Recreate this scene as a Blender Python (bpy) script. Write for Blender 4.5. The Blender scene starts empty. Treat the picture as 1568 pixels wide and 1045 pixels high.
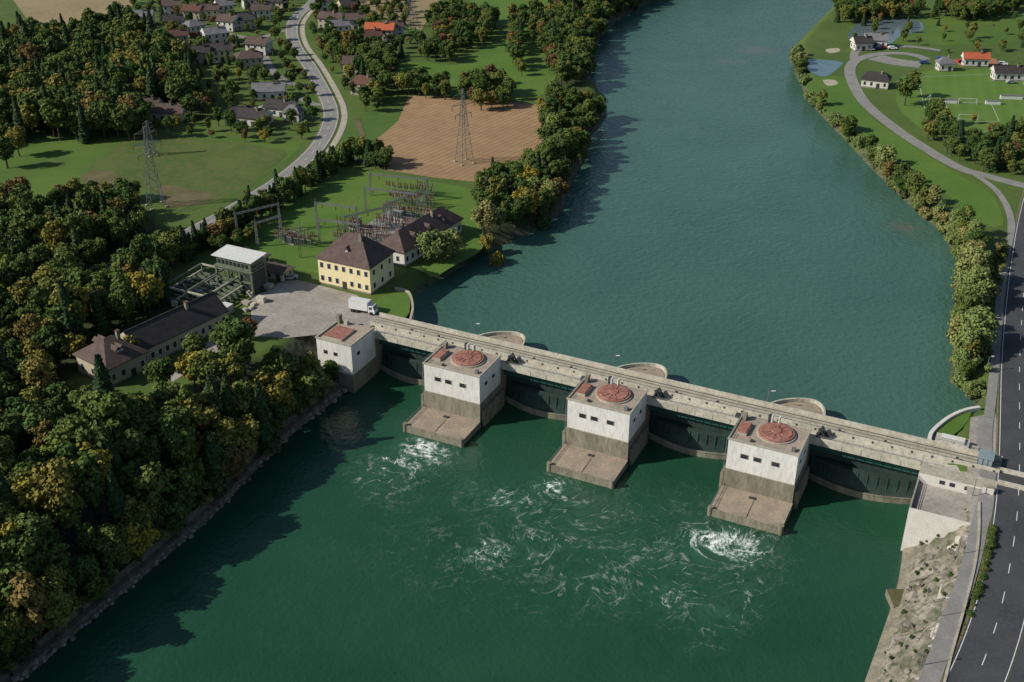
import bpy, math, random
import numpy as np
from mathutils import Vector
from mathutils.geometry import tessellate_polygon
R=random.Random(7); NR=np.random.RandomState(5)
scene=bpy.context.scene
# ---------- survey: oblique survey readings -> plan metres at a given level ----------
CH=153.0; FL=1750.0; PT=math.radians(28.5); SP,CP=math.sin(PT),math.cos(PT)
def P(u,v,z=13.0):
    dx=u-784.0; dy=v-522.5
    t=(CH-z)/(FL*SP+dy*CP)
    return (dx*t,(FL*CP-dy*SP)*t)
def PL(pts,z=13.0): return [P(a,b,z) for a,b in pts]
O=(23.7,227.9); E=(.9002,-.4355); N=(.4355,.9002)
def D(a,b): return (O[0]+a*E[0]+b*N[0], O[1]+a*E[1]+b*N[1])
DAMROT=math.atan2(E[1],E[0])
TW=1.0; HW=9.0; GZ=13.0
# ---------- materials ----------
def mat(name,c1,c2,scale=.5,rough=.85,c3=None,fine=9.0,bump=0.0,spec=.3,stretch=(1,1,1),metal=0,lo=.38,hi=.62,c3amt=.5,stripe=None):
    m=bpy.data.materials.new(name); m.use_nodes=True; nt=m.node_tree; n=nt.nodes; l=nt.links
    b=n['Principled BSDF']; b.inputs['Roughness'].default_value=rough
    b.inputs['Specular IOR Level'].default_value=spec; b.inputs['Metallic'].default_value=metal
    g=n.new('ShaderNodeNewGeometry'); mp=n.new('ShaderNodeMapping'); mp.inputs['Scale'].default_value=stretch
    l.new(g.outputs['Position'],mp.inputs['Vector'])
    t=n.new('ShaderNodeTexNoise'); t.inputs['Scale'].default_value=scale; t.inputs['Detail'].default_value=6; t.inputs['Roughness'].default_value=.62
    l.new(mp.outputs[0],t.inputs['Vector'])
    r=n.new('ShaderNodeMapRange'); r.inputs[1].default_value=lo; r.inputs[2].default_value=hi
    l.new(t.outputs[0],r.inputs[0])
    mx=n.new('ShaderNodeMix'); mx.data_type='RGBA'; mx.inputs[6].default_value=(*c1,1); mx.inputs[7].default_value=(*c2,1)
    l.new(r.outputs[0],mx.inputs[0])
    t2=n.new('ShaderNodeTexNoise'); t2.inputs['Scale'].default_value=scale*fine; t2.inputs['Detail'].default_value=4
    l.new(mp.outputs[0],t2.inputs['Vector'])
    r2=n.new('ShaderNodeMapRange'); r2.inputs[1].default_value=.45; r2.inputs[2].default_value=.68; r2.inputs[4].default_value=c3amt
    l.new(t2.outputs[0],r2.inputs[0])
    mx2=n.new('ShaderNodeMix'); mx2.data_type='RGBA'
    c3=c3 or tuple(x*.6 for x in c1); mx2.inputs[7].default_value=(*c3,1)
    l.new(r2.outputs[0],mx2.inputs[0]); l.new(mx.outputs[2],mx2.inputs[6]); out=mx2.outputs[2]
    if stripe:
        ang,sc,st,cc=stripe
        mq=n.new('ShaderNodeMapping'); mq.inputs['Rotation'].default_value=(0,0,ang); l.new(g.outputs['Position'],mq.inputs['Vector'])
        wv=n.new('ShaderNodeTexWave'); wv.inputs['Scale'].default_value=sc; wv.inputs['Distortion'].default_value=.6; wv.inputs['Detail'].default_value=2; wv.inputs['Detail Scale'].default_value=.3
        l.new(mq.outputs[0],wv.inputs['Vector'])
        rr=n.new('ShaderNodeMapRange'); rr.inputs[1].default_value=.3; rr.inputs[2].default_value=.9; rr.inputs[4].default_value=st; l.new(wv.outputs['Fac'],rr.inputs[0])
        m3=n.new('ShaderNodeMix'); m3.data_type='RGBA'; m3.inputs[7].default_value=(*cc,1); l.new(rr.outputs[0],m3.inputs[0]); l.new(out,m3.inputs[6]); out=m3.outputs[2]
    l.new(out,b.inputs['Base Color'])
    if bump:
        bp=n.new('ShaderNodeBump'); bp.inputs['Strength'].default_value=bump; bp.inputs['Distance'].default_value=.3
        l.new(t2.outputs[0],bp.inputs['Height']); l.new(bp.outputs[0],b.inputs['Normal'])
    return m
M={}
M['asphalt']=mat('asphalt',(.06,.062,.062),(.085,.087,.085),.3,c3=(.1,.1,.1),c3amt=.4)
M['asphalt_dark']=mat('asphalt_dark',(.04,.043,.048),(.058,.061,.066),.1,c3=(.075,.075,.08),c3amt=.5,fine=20)
M['asphalt_light']=mat('old_asphalt',(.2,.195,.185),(.25,.245,.23),.25,c3=(.15,.15,.14))
M['paving']=mat('paving',(.26,.235,.205),(.37,.34,.3),.1,c3=(.16,.145,.13),fine=14)
M['conc']=mat('concrete',(.42,.39,.315),(.32,.295,.235),.3,c3=(.19,.17,.135),fine=6,bump=.1)
M['conc_lt']=mat('pale_concrete',(.5,.475,.4),(.4,.375,.31),.25,c3=(.24,.22,.175),fine=5,c3amt=.6)
M['conc_roof']=mat('roof_concrete',(.37,.305,.24),(.28,.235,.185),.3,c3=(.17,.145,.115),fine=6)
M['conc_dk']=mat('weathered_concrete',(.25,.23,.175),(.17,.155,.115),.4,c3=(.08,.075,.055),fine=5,stretch=(1,1,.3),bump=.15)
M['conc_ap']=mat('apron_concrete',(.34,.275,.205),(.26,.215,.165),.3,c3=(.15,.125,.095),fine=6)
M['wall']=mat('grey_render',(.68,.67,.64),(.59,.58,.55),.35,c3=(.43,.42,.385),fine=6,stretch=(1,1,.25),c3amt=.6)
M['white']=mat('white_plaster',(.62,.6,.56),(.54,.52,.48),.4,c3=(.4,.385,.345))
M['cream']=mat('cream_plaster',(.46,.41,.3),(.4,.355,.26),.4)
M['yellow']=mat('yellow_plaster',(.76,.66,.38),(.7,.6,.35),.4,c3=(.55,.48,.3))
M['redrust']=mat('red_oxide_roof',(.23,.095,.07),(.34,.17,.135),.8,c3=(.16,.065,.05),fine=5)
M['roof_brown']=mat('brown_tile',(.08,.054,.046),(.115,.08,.07),.6,c3=(.048,.035,.032),fine=7)
M['roof_dark']=mat('dark_tile',(.035,.031,.033),(.055,.048,.048),.6,c3=(.022,.02,.021),fine=7)
M['roof_red']=mat('red_tile',(.125,.06,.045),(.1,.05,.04),.6,fine=7)
M['roof_orange']=mat('orange_tile',(.45,.11,.05),(.38,.095,.045),.6,fine=7)
M['roof_grey']=mat('grey_roof',(.13,.13,.14),(.18,.18,.19),.6,fine=7)
M['glass']=mat('window_glass',(.02,.025,.03),(.03,.035,.04),1,rough=.15,spec=.6)
M['glass_lt']=mat('shelter_glass',(.2,.26,.28),(.25,.3,.32),1,rough=.2,spec=.6)
M['frame']=mat('white_frame',(.62,.62,.6),(.55,.55,.53),1)
M['steel']=mat('galvanised_steel',(.17,.18,.18),(.12,.13,.13),.6,rough=.5)
M['steel_gn']=mat('green_steel',(.1,.125,.085),(.15,.175,.125),.6,rough=.6)
M['steel_dk']=mat('dark_steel',(.05,.055,.055),(.03,.033,.035),.8,rough=.6)
M['teal']=mat('teal_gate_steel',(.015,.07,.062),(.025,.085,.078),.8,rough=.5)
M['gate']=mat('grey_green_gate',(.022,.05,.044),(.017,.032,.029),.5,rough=.6,c3=(.055,.05,.04),stretch=(1,1,.3))
M['insul']=mat('brown_insulator',(.17,.05,.03),(.12,.04,.025),1,rough=.4)
M['copper']=mat('transformer_grey',(.22,.24,.24),(.16,.18,.18),1)
M['paint']=mat('white_road_paint',(.72,.72,.7),(.6,.6,.58),1.5,c3=(.4,.4,.4))
M['soil']=mat('ploughed_soil',(.36,.235,.125),(.28,.18,.095),.025,c3=(.22,.14,.072),fine=10,bump=.3,stripe=(.62,.13,.6,(.22,.135,.07)))
M['stubble']=mat('stubble_soil',(.3,.23,.13),(.23,.185,.095),.03,c3=(.17,.15,.07),fine=16,stripe=(-.2,.2,.3,(.2,.16,.09)))
M['dirt']=mat('dry_dirt',(.15,.115,.06),(.09,.09,.035),.15,c3=(.06,.07,.02),fine=8)
M['stone']=mat('riprap_stone',(.14,.13,.1),(.08,.075,.055),.5,c3=(.03,.035,.02),fine=5,bump=.8)
M['stone_lt']=mat('pale_embankment_stone',(.29,.25,.215),(.14,.135,.1),.18,c3=(.06,.075,.03),fine=5,bump=.8,c3amt=.9,lo=.42,hi=.58)
M['rockm']=mat('boulder_stone',(.26,.235,.2),(.15,.14,.12),.6,c3=(.1,.09,.07),fine=4,bump=.6)
M['lawn']=mat('lawn',(.065,.14,.018),(.095,.165,.025),.05,c3=(.065,.11,.018),fine=25,c3amt=.6)
M['pitch']=mat('pitch_grass',(.08,.155,.022),(.1,.17,.03),.06,c3=(.07,.13,.02),fine=25,c3amt=.4,stripe=(.3,.06,.3,(.115,.19,.038)))
M['meadow']=mat('meadow',(.08,.15,.02),(.05,.11,.016),.03,c3=(.1,.12,.03),fine=14,c3amt=.6,stripe=(1.2,.05,.3,(.07,.13,.02)))
M['meadow_dk']=mat('pasture',(.045,.09,.014),(.08,.115,.022),.05,c3=(.12,.11,.045),fine=10,c3amt=.7)
M['carwhite']=mat('white_car_paint',(.7,.7,.7),(.65,.65,.65),1,rough=.25,spec=.5)
M['carblue']=mat('blue_car_paint',(.03,.07,.2),(.03,.06,.17),1,rough=.25,spec=.5)
M['carred']=mat('red_car_paint',(.4,.03,.03),(.35,.03,.03),1,rough=.25,spec=.5)
M['cargrey']=mat('silver_car_paint',(.35,.36,.37),(.3,.31,.32),1,rough=.25,spec=.5)
M['tyre']=mat('tyre_rubber',(.02,.02,.02),(.03,.03,.03),3)
M['sand']=mat('sand',(.4,.36,.28),(.33,.3,.23),.5)
M['court']=mat('orange_court',(.36,.15,.09),(.32,.13,.08),.3)
M['bark']=mat('bark',(.09,.07,.05),(.06,.045,.03),2)
M['pond']=mat('pond_water',(.13,.175,.19),(.1,.14,.155),.1,rough=.15,spec=.5)
M['poolblue']=mat('pool_water',(.12,.19,.21),(.09,.15,.17),.2,rough=.15,spec=.5)

def foliage(name,stops,spec=.12):
    m=bpy.data.materials.new(name); m.use_nodes=True; nt=m.node_tree; n=nt.nodes; l=nt.links
    b=n['Principled BSDF']; b.inputs['Roughness'].default_value=.75; b.inputs['Specular IOR Level'].default_value=spec
    oi=n.new('ShaderNodeObjectInfo'); cr=n.new('ShaderNodeValToRGB'); l.new(oi.outputs['Random'],cr.inputs[0])
    el=cr.color_ramp.elements
    while len(el)>1: el.remove(el[0])
    el[0].position=stops[0][0]; el[0].color=(*stops[0][1],1)
    for p,c in stops[1:]:
        e=el.new(p); e.color=(*c,1)
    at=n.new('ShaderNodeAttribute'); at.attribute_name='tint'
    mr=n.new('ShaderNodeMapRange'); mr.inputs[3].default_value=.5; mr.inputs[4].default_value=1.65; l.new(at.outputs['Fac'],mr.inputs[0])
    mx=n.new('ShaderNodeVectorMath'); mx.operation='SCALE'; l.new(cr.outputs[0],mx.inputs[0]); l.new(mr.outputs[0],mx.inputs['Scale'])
    l.new(mx.outputs[0],b.inputs['Base Color'])
    return m
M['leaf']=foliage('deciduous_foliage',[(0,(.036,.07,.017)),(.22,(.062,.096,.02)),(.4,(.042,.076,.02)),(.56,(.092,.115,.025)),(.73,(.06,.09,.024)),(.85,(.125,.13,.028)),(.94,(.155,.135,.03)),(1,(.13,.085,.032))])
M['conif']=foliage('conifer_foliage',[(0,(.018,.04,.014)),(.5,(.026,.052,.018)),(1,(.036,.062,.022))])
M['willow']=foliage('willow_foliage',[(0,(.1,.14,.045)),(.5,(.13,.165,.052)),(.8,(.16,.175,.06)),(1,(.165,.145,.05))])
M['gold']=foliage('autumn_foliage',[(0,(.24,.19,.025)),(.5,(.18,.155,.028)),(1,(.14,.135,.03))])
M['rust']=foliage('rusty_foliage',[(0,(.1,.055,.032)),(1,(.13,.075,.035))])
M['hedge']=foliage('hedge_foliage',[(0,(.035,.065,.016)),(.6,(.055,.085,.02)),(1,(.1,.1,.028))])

# ---------- mesh builder ----------
class MB:
    def __init__(s): s.v=[];s.f=[];s.m=[];s.mats=[]
    def mi(s,k):
        mm=M[k] if isinstance(k,str) else k
        if mm not in s.mats: s.mats.append(mm)
        return s.mats.index(mm)
    def add(s,vs,fs,k):
        o=len(s.v); s.v+= [tuple(x) for x in vs]; i=s.mi(k)
        for f in fs: s.f.append([o+a for a in f]); s.m.append(i)
    def box(s,x0,x1,y0,y1,z0,z1,k,top=None):
        vs=[(x0,y0,z0),(x1,y0,z0),(x1,y1,z0),(x0,y1,z0),(x0,y0,z1),(x1,y0,z1),(x1,y1,z1),(x0,y1,z1)]
        s.add(vs,[(3,2,1,0),(0,1,5,4),(1,2,6,5),(2,3,7,6),(3,0,4,7)],k); o=len(s.v)-8
        s.f.append([o+4,o+5,o+6,o+7]); s.m.append(s.mi(top or k))
    def prism(s,poly,z0,z1,k,top=None):
        n=len(poly); a=sum(poly[i][0]*poly[(i+1)%n][1]-poly[(i+1)%n][0]*poly[i][1] for i in range(n))
        if a<0: poly=poly[::-1]
        s.add([(x,y,z0) for x,y in poly]+[(x,y,z1) for x,y in poly],[(i,(i+1)%n,n+(i+1)%n,n+i) for i in range(n)],k)
        o=len(s.v)-n; s.f.append([o+i for i in range(n)]); s.m.append(s.mi(top or k))
    def beam(s,p,q,w,k,h=None):
        p=Vector(p);q=Vector(q);d=(q-p).normalized(); up=Vector((0,0,1)) if abs(d.z)<.95 else Vector((1,0,0))
        a=d.cross(up).normalized()*w/2; b=d.cross(a).normalized()*(h or w)/2
        vs=[p-a-b,p+a-b,p+a+b,p-a+b,q-a-b,q+a-b,q+a+b,q-a+b]
        s.add(vs,[(3,2,1,0),(4,5,6,7),(0,1,5,4),(1,2,6,5),(2,3,7,6),(3,0,4,7)],k)
    def cyl(s,x,y,z0,z1,r0,r1,n,k,top=None):
        vs=[(x+r0*math.cos(2*math.pi*i/n),y+r0*math.sin(2*math.pi*i/n),z0) for i in range(n)]
        vs+=[(x+r1*math.cos(2*math.pi*i/n),y+r1*math.sin(2*math.pi*i/n),z1) for i in range(n)]
        s.add(vs,[(i,(i+1)%n,n+(i+1)%n,n+i) for i in range(n)],k); o=len(s.v)-n
        s.f.append([o+i for i in range(n)]); s.m.append(s.mi(top or k))
    def build(s,name,parent=None,loc=(0,0,0),rz=0,smooth=False):
        me=bpy.data.meshes.new(name); me.from_pydata(s.v,[],s.f)
        for mm in s.mats: me.materials.append(mm)
        me.polygons.foreach_set('material_index',s.m); me.update()
        if smooth: me.polygons.foreach_set('use_smooth',[True]*len(s.f))
        ob=bpy.data.objects.new(name,me); scene.collection.objects.link(ob)
        ob.location=loc; ob.rotation_euler=(0,0,rz)
        if parent: ob.parent=parent
        return ob
def empty(name,loc=(0,0,0),rz=0,parent=None):
    o=bpy.data.objects.new(name,None); scene.collection.objects.link(o); o.location=loc; o.rotation_euler=(0,0,rz); o.empty_display_size=.1
    if parent: o.parent=parent
    return o
def smoothpath(pts,step=2.0,closed=False):
    pts=[np.array(p,float) for p in pts]; n=len(pts); out=[]
    rng=range(n if closed else n-1)
    for i in rng:
        if closed: p0,p1,p2,p3=pts[(i-1)%n],pts[i],pts[(i+1)%n],pts[(i+2)%n]
        else: p0,p1,p2,p3=pts[max(i-1,0)],pts[i],pts[i+1],pts[min(i+2,n-1)]
        k=max(2,int(np.linalg.norm(p2-p1)/step)); k=min(k,60)
        for j in range(k):
            t=j/k
            out.append(.5*((2*p1)+(-p0+p2)*t+(2*p0-5*p1+4*p2-p3)*t*t+(-p0+3*p1-3*p2+p3)*t**3))
    if not closed: out.append(pts[-1])
    return [tuple(o) for o in out]
def loft(mb,path,prof,k):
    pts=np.array(path); d=np.gradient(pts,axis=0); d/=np.linalg.norm(d,axis=1)[:,None]+1e-9
    nr=np.stack([-d[:,1],d[:,0]],1); m=len(prof); vs=[];fs=[]
    for i in range(len(pts)):
        for off,z in prof: vs.append((pts[i,0]+nr[i,0]*off,pts[i,1]+nr[i,1]*off,z))
    for i in range(len(pts)-1):
        for j in range(m-1):
            a=i*m+j; fs.append((a,a+1,a+m+1,a+m) if prof[j][0]>prof[j+1][0] else (a+m,a+m+1,a+1,a))
    mb.add(vs,fs,k)
def offs(path,o):
    pts=np.array(path); d=np.gradient(pts,axis=0); d/=np.linalg.norm(d,axis=1)[:,None]+1e-9
    return [tuple(p) for p in pts+np.stack([-d[:,1],d[:,0]],1)*o]
def sheet(name,poly,z,k,sm=True,step=3):
    if sm: poly=smoothpath(poly,step,True)
    mb=MB(); vs=[(x,y,z) for x,y in poly]
    tri=tessellate_polygon([[Vector(v) for v in vs]])
    fs=[]
    for t in tri:
        a,b,c=[vs[i] for i in t]
        s=(b[0]-a[0])*(c[1]-a[1])-(c[0]-a[0])*(b[1]-a[1])
        fs.append(tuple(t) if s>0 else tuple(t)[::-1])
    mb.add(vs,fs,k); return mb.build(name)
def inpoly(px,py,poly):
    px=np.asarray(px);py=np.asarray(py); ins=np.zeros(px.shape,bool); n=len(poly)
    for i in range(n):
        x1,y1=poly[i];x2,y2=poly[(i+1)%n]
        c=((y1>py)!=(y2>py))&(px<(x2-x1)*(py-y1)/((y2-y1) if y2!=y1 else 1e-9)+x1); ins^=c
    return ins
def distpoly(px,py,poly,closed=True):
    d=np.full(np.shape(px),1e9); n=len(poly)
    for i in range(n if closed else n-1):
        x1,y1=poly[i];x2,y2=poly[(i+1)%n]; dx,dy=x2-x1,y2-y1; L=dx*dx+dy*dy+1e-9
        t=np.clip(((px-x1)*dx+(py-y1)*dy)/L,0,1)
        d=np.minimum(d,np.hypot(px-x1-t*dx,py-y1-t*dy))
    return d
# ---------- river outline ----------
ushore_l=PL([(622,512),(628,485),(632,462),(655,440),(700,415),(740,390),(790,368),(830,350),(862,325),(872,290),(893,250),(893,222),(915,200),(930,180),(925,150),(905,120),(905,90),(920,58),(945,32),(975,14),(1012,-3),(1060,-30)],HW)
ushore_r=PL([(1285,-25),(1280,5),(1245,40),(1212,75),(1215,110),(1240,160),(1290,212),(1340,265),(1395,318),(1440,355),(1462,395),(1466,430),(1458,480),(1458,540),(1452,585),(1478,600),(1492,618),(1470,635),(1440,655),(1424,680)],HW)
UP=ushore_l+[(330,1000),(420,1500),(300,4000),(520,4000),(560,1500),(420,1000)]+ushore_r+[D(68.7,-12),D(-68.5,-12)]
dsh_l=PL([(575,572),(540,590),(500,622),(450,662),(405,705),(370,742),(320,795),(250,855),(180,915),(120,965),(70,1010),(30,1045)],TW)
dsh_r=PL([(1392,770),(1388,830),(1375,900),(1352,970),(1325,1045)],TW)
DN=[D(-68.5,20)]+dsh_l+[(-128,70),(-220,-300),(-40,-300),(40,60)]+dsh_r[::-1]+[D(68.7,20)]
def gz(x,y):
    x=np.asarray(x,float);y=np.asarray(y,float)
    b=(x-O[0])*N[0]+(y-O[1])*N[1]; a=(x-O[0])*E[0]+(y-O[1])*E[1]
    dU=distpoly(x,y,UP); iU=inpoly(x,y,UP); dD=distpoly(x,y,DN); iD=inpoly(x,y,DN)
    zu=np.where(iU,HW-.3-np.minimum(dU*.5,3.5),np.minimum(HW-.3+dU*.85,GZ))
    zd=np.where(iD,TW-.3-np.minimum(dD*.5,3.5),np.minimum(TW-.3+dD*.8,GZ))
    z=np.where(b>6,zu,zd)
    z=np.where((np.abs(a)<68.6)&(b>-2)&(b<16),-3.5,z)
    r=np.hypot(x,y-350); z=z+np.clip(r-1100,0,3000)*.02*(z>=GZ-.01)
    return z
def CPn(pts,h=8): return PL(pts,GZ+h)
F1=CPn([(-260,40),(0,50),(60,35),(120,40),(170,20),(230,45),(275,85),(298,120),(292,150),(262,150),(235,160),(190,182),(100,186),(60,178),(0,190),(-220,230)],9)
F2=CPn([(-260,330),(-100,290),(0,300),(30,295),(70,335),(130,305),(200,292),(238,325),(230,355),(262,372),(200,398),(245,400),(258,425),(240,455),(190,480),(130,500),(100,525),(60,590),(0,650),(-260,800)],7)
F3=CPn([(-300,620),(0,560),(100,595),(190,612),(262,592),(290,560),(335,535),(352,505),(400,525),(470,510),(502,528),(505,560),(480,592),(440,625),(400,668),(362,712),(310,775),(245,840),(165,900),(105,955),(55,1005),(10,1050),(-150,1230),(-480,1250)],8)
F4=CPn([(742,365),(728,335),(745,300),(722,285),(748,255),(790,245),(832,222),(842,190),(820,165),(850,125),(880,150),(905,140),(930,155),(932,178),(895,212),(898,235),(872,280),(862,318),(820,335),(775,362)],6)
F5=CPn([(850,-60),(1060,-60),(1015,-8),(970,8),(940,22),(912,50),(902,100),(880,118),(852,110),(846,60),(850,20)],6)
FORESTS=[F1,F2,F3,F4,F5]
# ---------- ground ----------
def axis(lo,hi,step,far):
    c=list(np.arange(lo,hi+.1,step)); a=[];s=step;x=lo
    while x>-far: s*=1.35; x-=s; a.append(x)
    b=[];s=step;x=c[-1]
    while x<far: s*=1.35; x+=s; b.append(x)
    return np.array(a[::-1]+c+b)
def gridmesh(xs,ys):
    X,Y=np.meshgrid(xs,ys); nx,ny=len(xs),len(ys)
    idx=np.arange(nx*ny).reshape(ny,nx)
    F=np.stack([idx[:-1,:-1],idx[:-1,1:],idx[1:,1:],idx[1:,:-1]],-1).reshape(-1,4)
    return X.ravel(),Y.ravel(),F
def npmesh(name,V,F,smooth=True):
    me=bpy.data.meshes.new(name); me.vertices.add(len(V)); me.vertices.foreach_set('co',V.astype(np.float32).ravel())
    k=F.shape[1]; me.loops.add(F.size); me.loops.foreach_set('vertex_index',F.astype(np.int32).ravel())
    me.polygons.add(len(F)); me.polygons.foreach_set('loop_start',(np.arange(len(F))*k).astype(np.int32))
    me.update(calc_edges=True)
    me.polygons.foreach_set('use_smooth',np.full(len(F),smooth))
    return me
X,Y,F=gridmesh(axis(-360,330,2.3,4500),axis(90,720,2.3,4500))
Z=gz(X,Y)
me=npmesh('ground',np.stack([X,Y,Z],1),F)
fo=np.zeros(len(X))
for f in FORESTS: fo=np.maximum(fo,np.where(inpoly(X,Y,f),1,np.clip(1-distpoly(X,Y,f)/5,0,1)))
b_=(X-O[0])*N[0]+(Y-O[1])*N[1]
rk=np.where((b_<6)&(Z<GZ-.5),1.0,0.0); rk=np.maximum(rk,np.where((b_>=6)&(Z<HW+1.2),.8,0))
for nm,arr in (('forest',fo),('rock',rk)):
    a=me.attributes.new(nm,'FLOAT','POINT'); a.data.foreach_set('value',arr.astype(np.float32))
gm=mat('ground_grass',(.05,.1,.015),(.075,.125,.022),.045,c3=(.1,.105,.035),fine=12,c3amt=.55,bump=.3)
nt=gm.node_tree; n=nt.nodes; l=nt.links; bs=n['Principled BSDF']; src=bs.inputs['Base Color'].links[0].from_socket
def attrmix(src,attr,c1,c2,sc):
    at=n.new('ShaderNodeAttribute'); at.attribute_name=attr
    g=n.new('ShaderNodeNewGeometry'); t=n.new('ShaderNodeTexNoise'); t.inputs['Scale'].default_value=sc; t.inputs['Detail'].default_value=6
    l.new(g.outputs['Position'],t.inputs['Vector'])
    m1=n.new('ShaderNodeMix'); m1.data_type='RGBA'; m1.inputs[6].default_value=(*c1,1); m1.inputs[7].default_value=(*c2,1)
    r=n.new('ShaderNodeMapRange'); r.inputs[1].default_value=.4; r.inputs[2].default_value=.6; l.new(t.outputs[0],r.inputs[0]); l.new(r.outputs[0],m1.inputs[0])
    m2=n.new('ShaderNodeMix'); m2.data_type='RGBA'; l.new(at.outputs['Fac'],m2.inputs[0]); l.new(src,m2.inputs[6]); l.new(m1.outputs[2],m2.inputs[7])
    return m2.outputs[2]
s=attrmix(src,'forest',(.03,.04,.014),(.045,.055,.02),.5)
s=attrmix(s,'rock',(.11,.1,.075),(.035,.045,.02),.7)
l.new(s,bs.inputs['Base Color'])
me.materials.append(gm)
ob=bpy.data.objects.new('ground',me); scene.collection.objects.link(ob)

# ---------- water ----------
def watermat(name,c1,c2,foam,bumps,rough=.12,bs=.5):
    m=bpy.data.materials.new(name); m.use_nodes=True; nt=m.node_tree; n=nt.nodes; l=nt.links
    b=n['Principled BSDF']; b.inputs['Roughness'].default_value=rough; b.inputs['IOR'].default_value=1.33
    g=n.new('ShaderNodeNewGeometry')
    def noise(sc,det,src=None,dist=0,rgh=.55,out=0):
        t=n.new('ShaderNodeTexNoise'); t.inputs['Scale'].default_value=sc; t.inputs['Detail'].default_value=det; t.inputs['Distortion'].default_value=dist; t.inputs['Roughness'].default_value=rgh
        l.new(src or g.outputs['Position'],t.inputs['Vector']); return t.outputs[out]
    def mr(s,a,b_,c=0,d=1):
        r=n.new('ShaderNodeMapRange'); r.inputs[1].default_value=a; r.inputs[2].default_value=b_; r.inputs[3].default_value=c; r.inputs[4].default_value=d; l.new(s,r.inputs[0]); return r.outputs[0]
    def mth(op,a,b_=None):
        q=n.new('ShaderNodeMath'); q.operation=op
        for i,x in enumerate((a,b_)):
            if x is None: continue
            if isinstance(x,(int,float)): q.inputs[i].default_value=x
            else: l.new(x,q.inputs[i])
        return q.outputs[0]
    def mix(f,a,b_):
        q=n.new('ShaderNodeMix'); q.data_type='RGBA'; l.new(f,q.inputs[0])
        for i,x in ((6,a),(7,b_)):
            if isinstance(x,tuple): q.inputs[i].default_value=(*x,1)
            else: l.new(x,q.inputs[i])
        return q.outputs[2]
    col=mix(mr(noise(.03,4),.35,.65),c1,c2)
    hs=[(noise(sc,3),st) for sc,st in bumps]
    if not foam:
        for (u,v,rad) in ((1388,352,8),(1160,78,13),(1120,95,10)):
            c=P(u,v,HW); ds=n.new('ShaderNodeVectorMath'); ds.operation='DISTANCE'; l.new(g.outputs['Position'],ds.inputs[0]); ds.inputs[1].default_value=(c[0],c[1],HW)
            col=mix(mth('MULTIPLY',mr(ds.outputs['Value'],0,rad,.6,0),mr(noise(.15,4),.35,.6)),col,(.15,.12,.095))
    if foam:
        at=n.new('ShaderNodeAttribute'); at.attribute_name='flow'; am=n.new('ShaderNodeAttribute'); am.attribute_name='foam'
        fl=at.outputs['Vector']; fm=am.outputs['Fac']
        def lace(src,sc,dist,wd):
            nv=noise(sc*1.3,4,src,0,.6,1); sub=n.new('ShaderNodeVectorMath'); sub.operation='SUBTRACT'; l.new(nv,sub.inputs[0]); sub.inputs[1].default_value=(.5,.5,.5)
            scl=n.new('ShaderNodeVectorMath'); scl.operation='SCALE'; l.new(sub.outputs[0],scl.inputs[0]); scl.inputs['Scale'].default_value=dist
            ad=n.new('ShaderNodeVectorMath'); ad.operation='ADD'; l.new(src,ad.inputs[0]); l.new(scl.outputs[0],ad.inputs[1])
            v=n.new('ShaderNodeTexVoronoi'); v.feature='DISTANCE_TO_EDGE'; v.inputs['Scale'].default_value=sc; l.new(ad.outputs[0],v.inputs['Vector'])
            return mr(v.outputs['Distance'],0,wd,1,0)
        na_=noise(.1,3,fl,1.2,.5); nb_=noise(.33,5,fl,.8,.6); n3=noise(.7,5,None,.2,.62); n4=noise(.11,3,fl,.4); n5=noise(2.6,4,None,0,.7)
        L1=lace(fl,.2,5.0,.06); L2=lace(fl,.5,2.4,.12)
        rd=mr(mth('ABSOLUTE',mth('SUBTRACT',na_,.5)),0,.012,1,0); rd2=mr(mth('ABSOLUTE',mth('SUBTRACT',nb_,.5)),0,.024,1,0)
        grain=mr(n5,.32,.58,.25,1); patch=mr(n4,.5,.6)
        lines=mth('MAXIMUM',mth('MULTIPLY',rd,mr(n3,.43,.55)),mth('MULTIPLY',mth('MAXIMUM',L1,mth('MULTIPLY',rd2,.8)),mth('MULTIPLY',patch,mr(n3,.43,.55))))
        lines=mth('MULTIPLY',lines,mr(fm,.1,.95,.0,1))
        core=mth('MULTIPLY',mr(mth('ADD',mth('MULTIPLY',fm,.34),nb_),.82,.96),mth('MAXIMUM',mr(n3,.48,.6),mth('MAXIMUM',L2,mth('MULTIPLY',rd2,.9))))
        fo=mth('MINIMUM',mth('MULTIPLY',mth('ADD',lines,core),grain),1.0)
        col=mix(mr(mth('MULTIPLY',fm,mr(nb_,.3,.65)),.06,1.0,0,.6),col,(.055,.15,.1))
        col=mix(fo,col,(.8,.85,.8))
        l.new(mr(fo,0,1,rough,.7),b.inputs['Roughness'])
        hs.append((mth('MULTIPLY',n3,mr(fm,0,.6)),1.0))
    l.new(col,b.inputs['Base Color'])
    acc=None
    for h,st in hs:
        v=mth('MULTIPLY',h,st); acc=v if acc is None else mth('ADD',acc,v)
    bp=n.new('ShaderNodeBump'); bp.inputs['Strength'].default_value=bs; bp.inputs['Distance'].default_value=.5
    l.new(acc,bp.inputs['Height']); l.new(bp.outputs[0],b.inputs['Normal'])
    return m
M['wu']=watermat('reservoir_water',(.042,.104,.08),(.052,.12,.092),False,[(.55,.9),(.16,.5)],.1,.8)
M['wd']=watermat('tailwater',(.012,.055,.029),(.017,.068,.036),True,[(.9,.45),(.25,.6)],.13,.6)
mb=MB(); q=[D(-2500,9),D(2500,9),D(2500,4500),D(-2500,4500)]
mb.add([(x,y,HW) for x,y in q],[(0,1,2,3)],'wu'); mb.build('reservoir_water')
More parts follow.
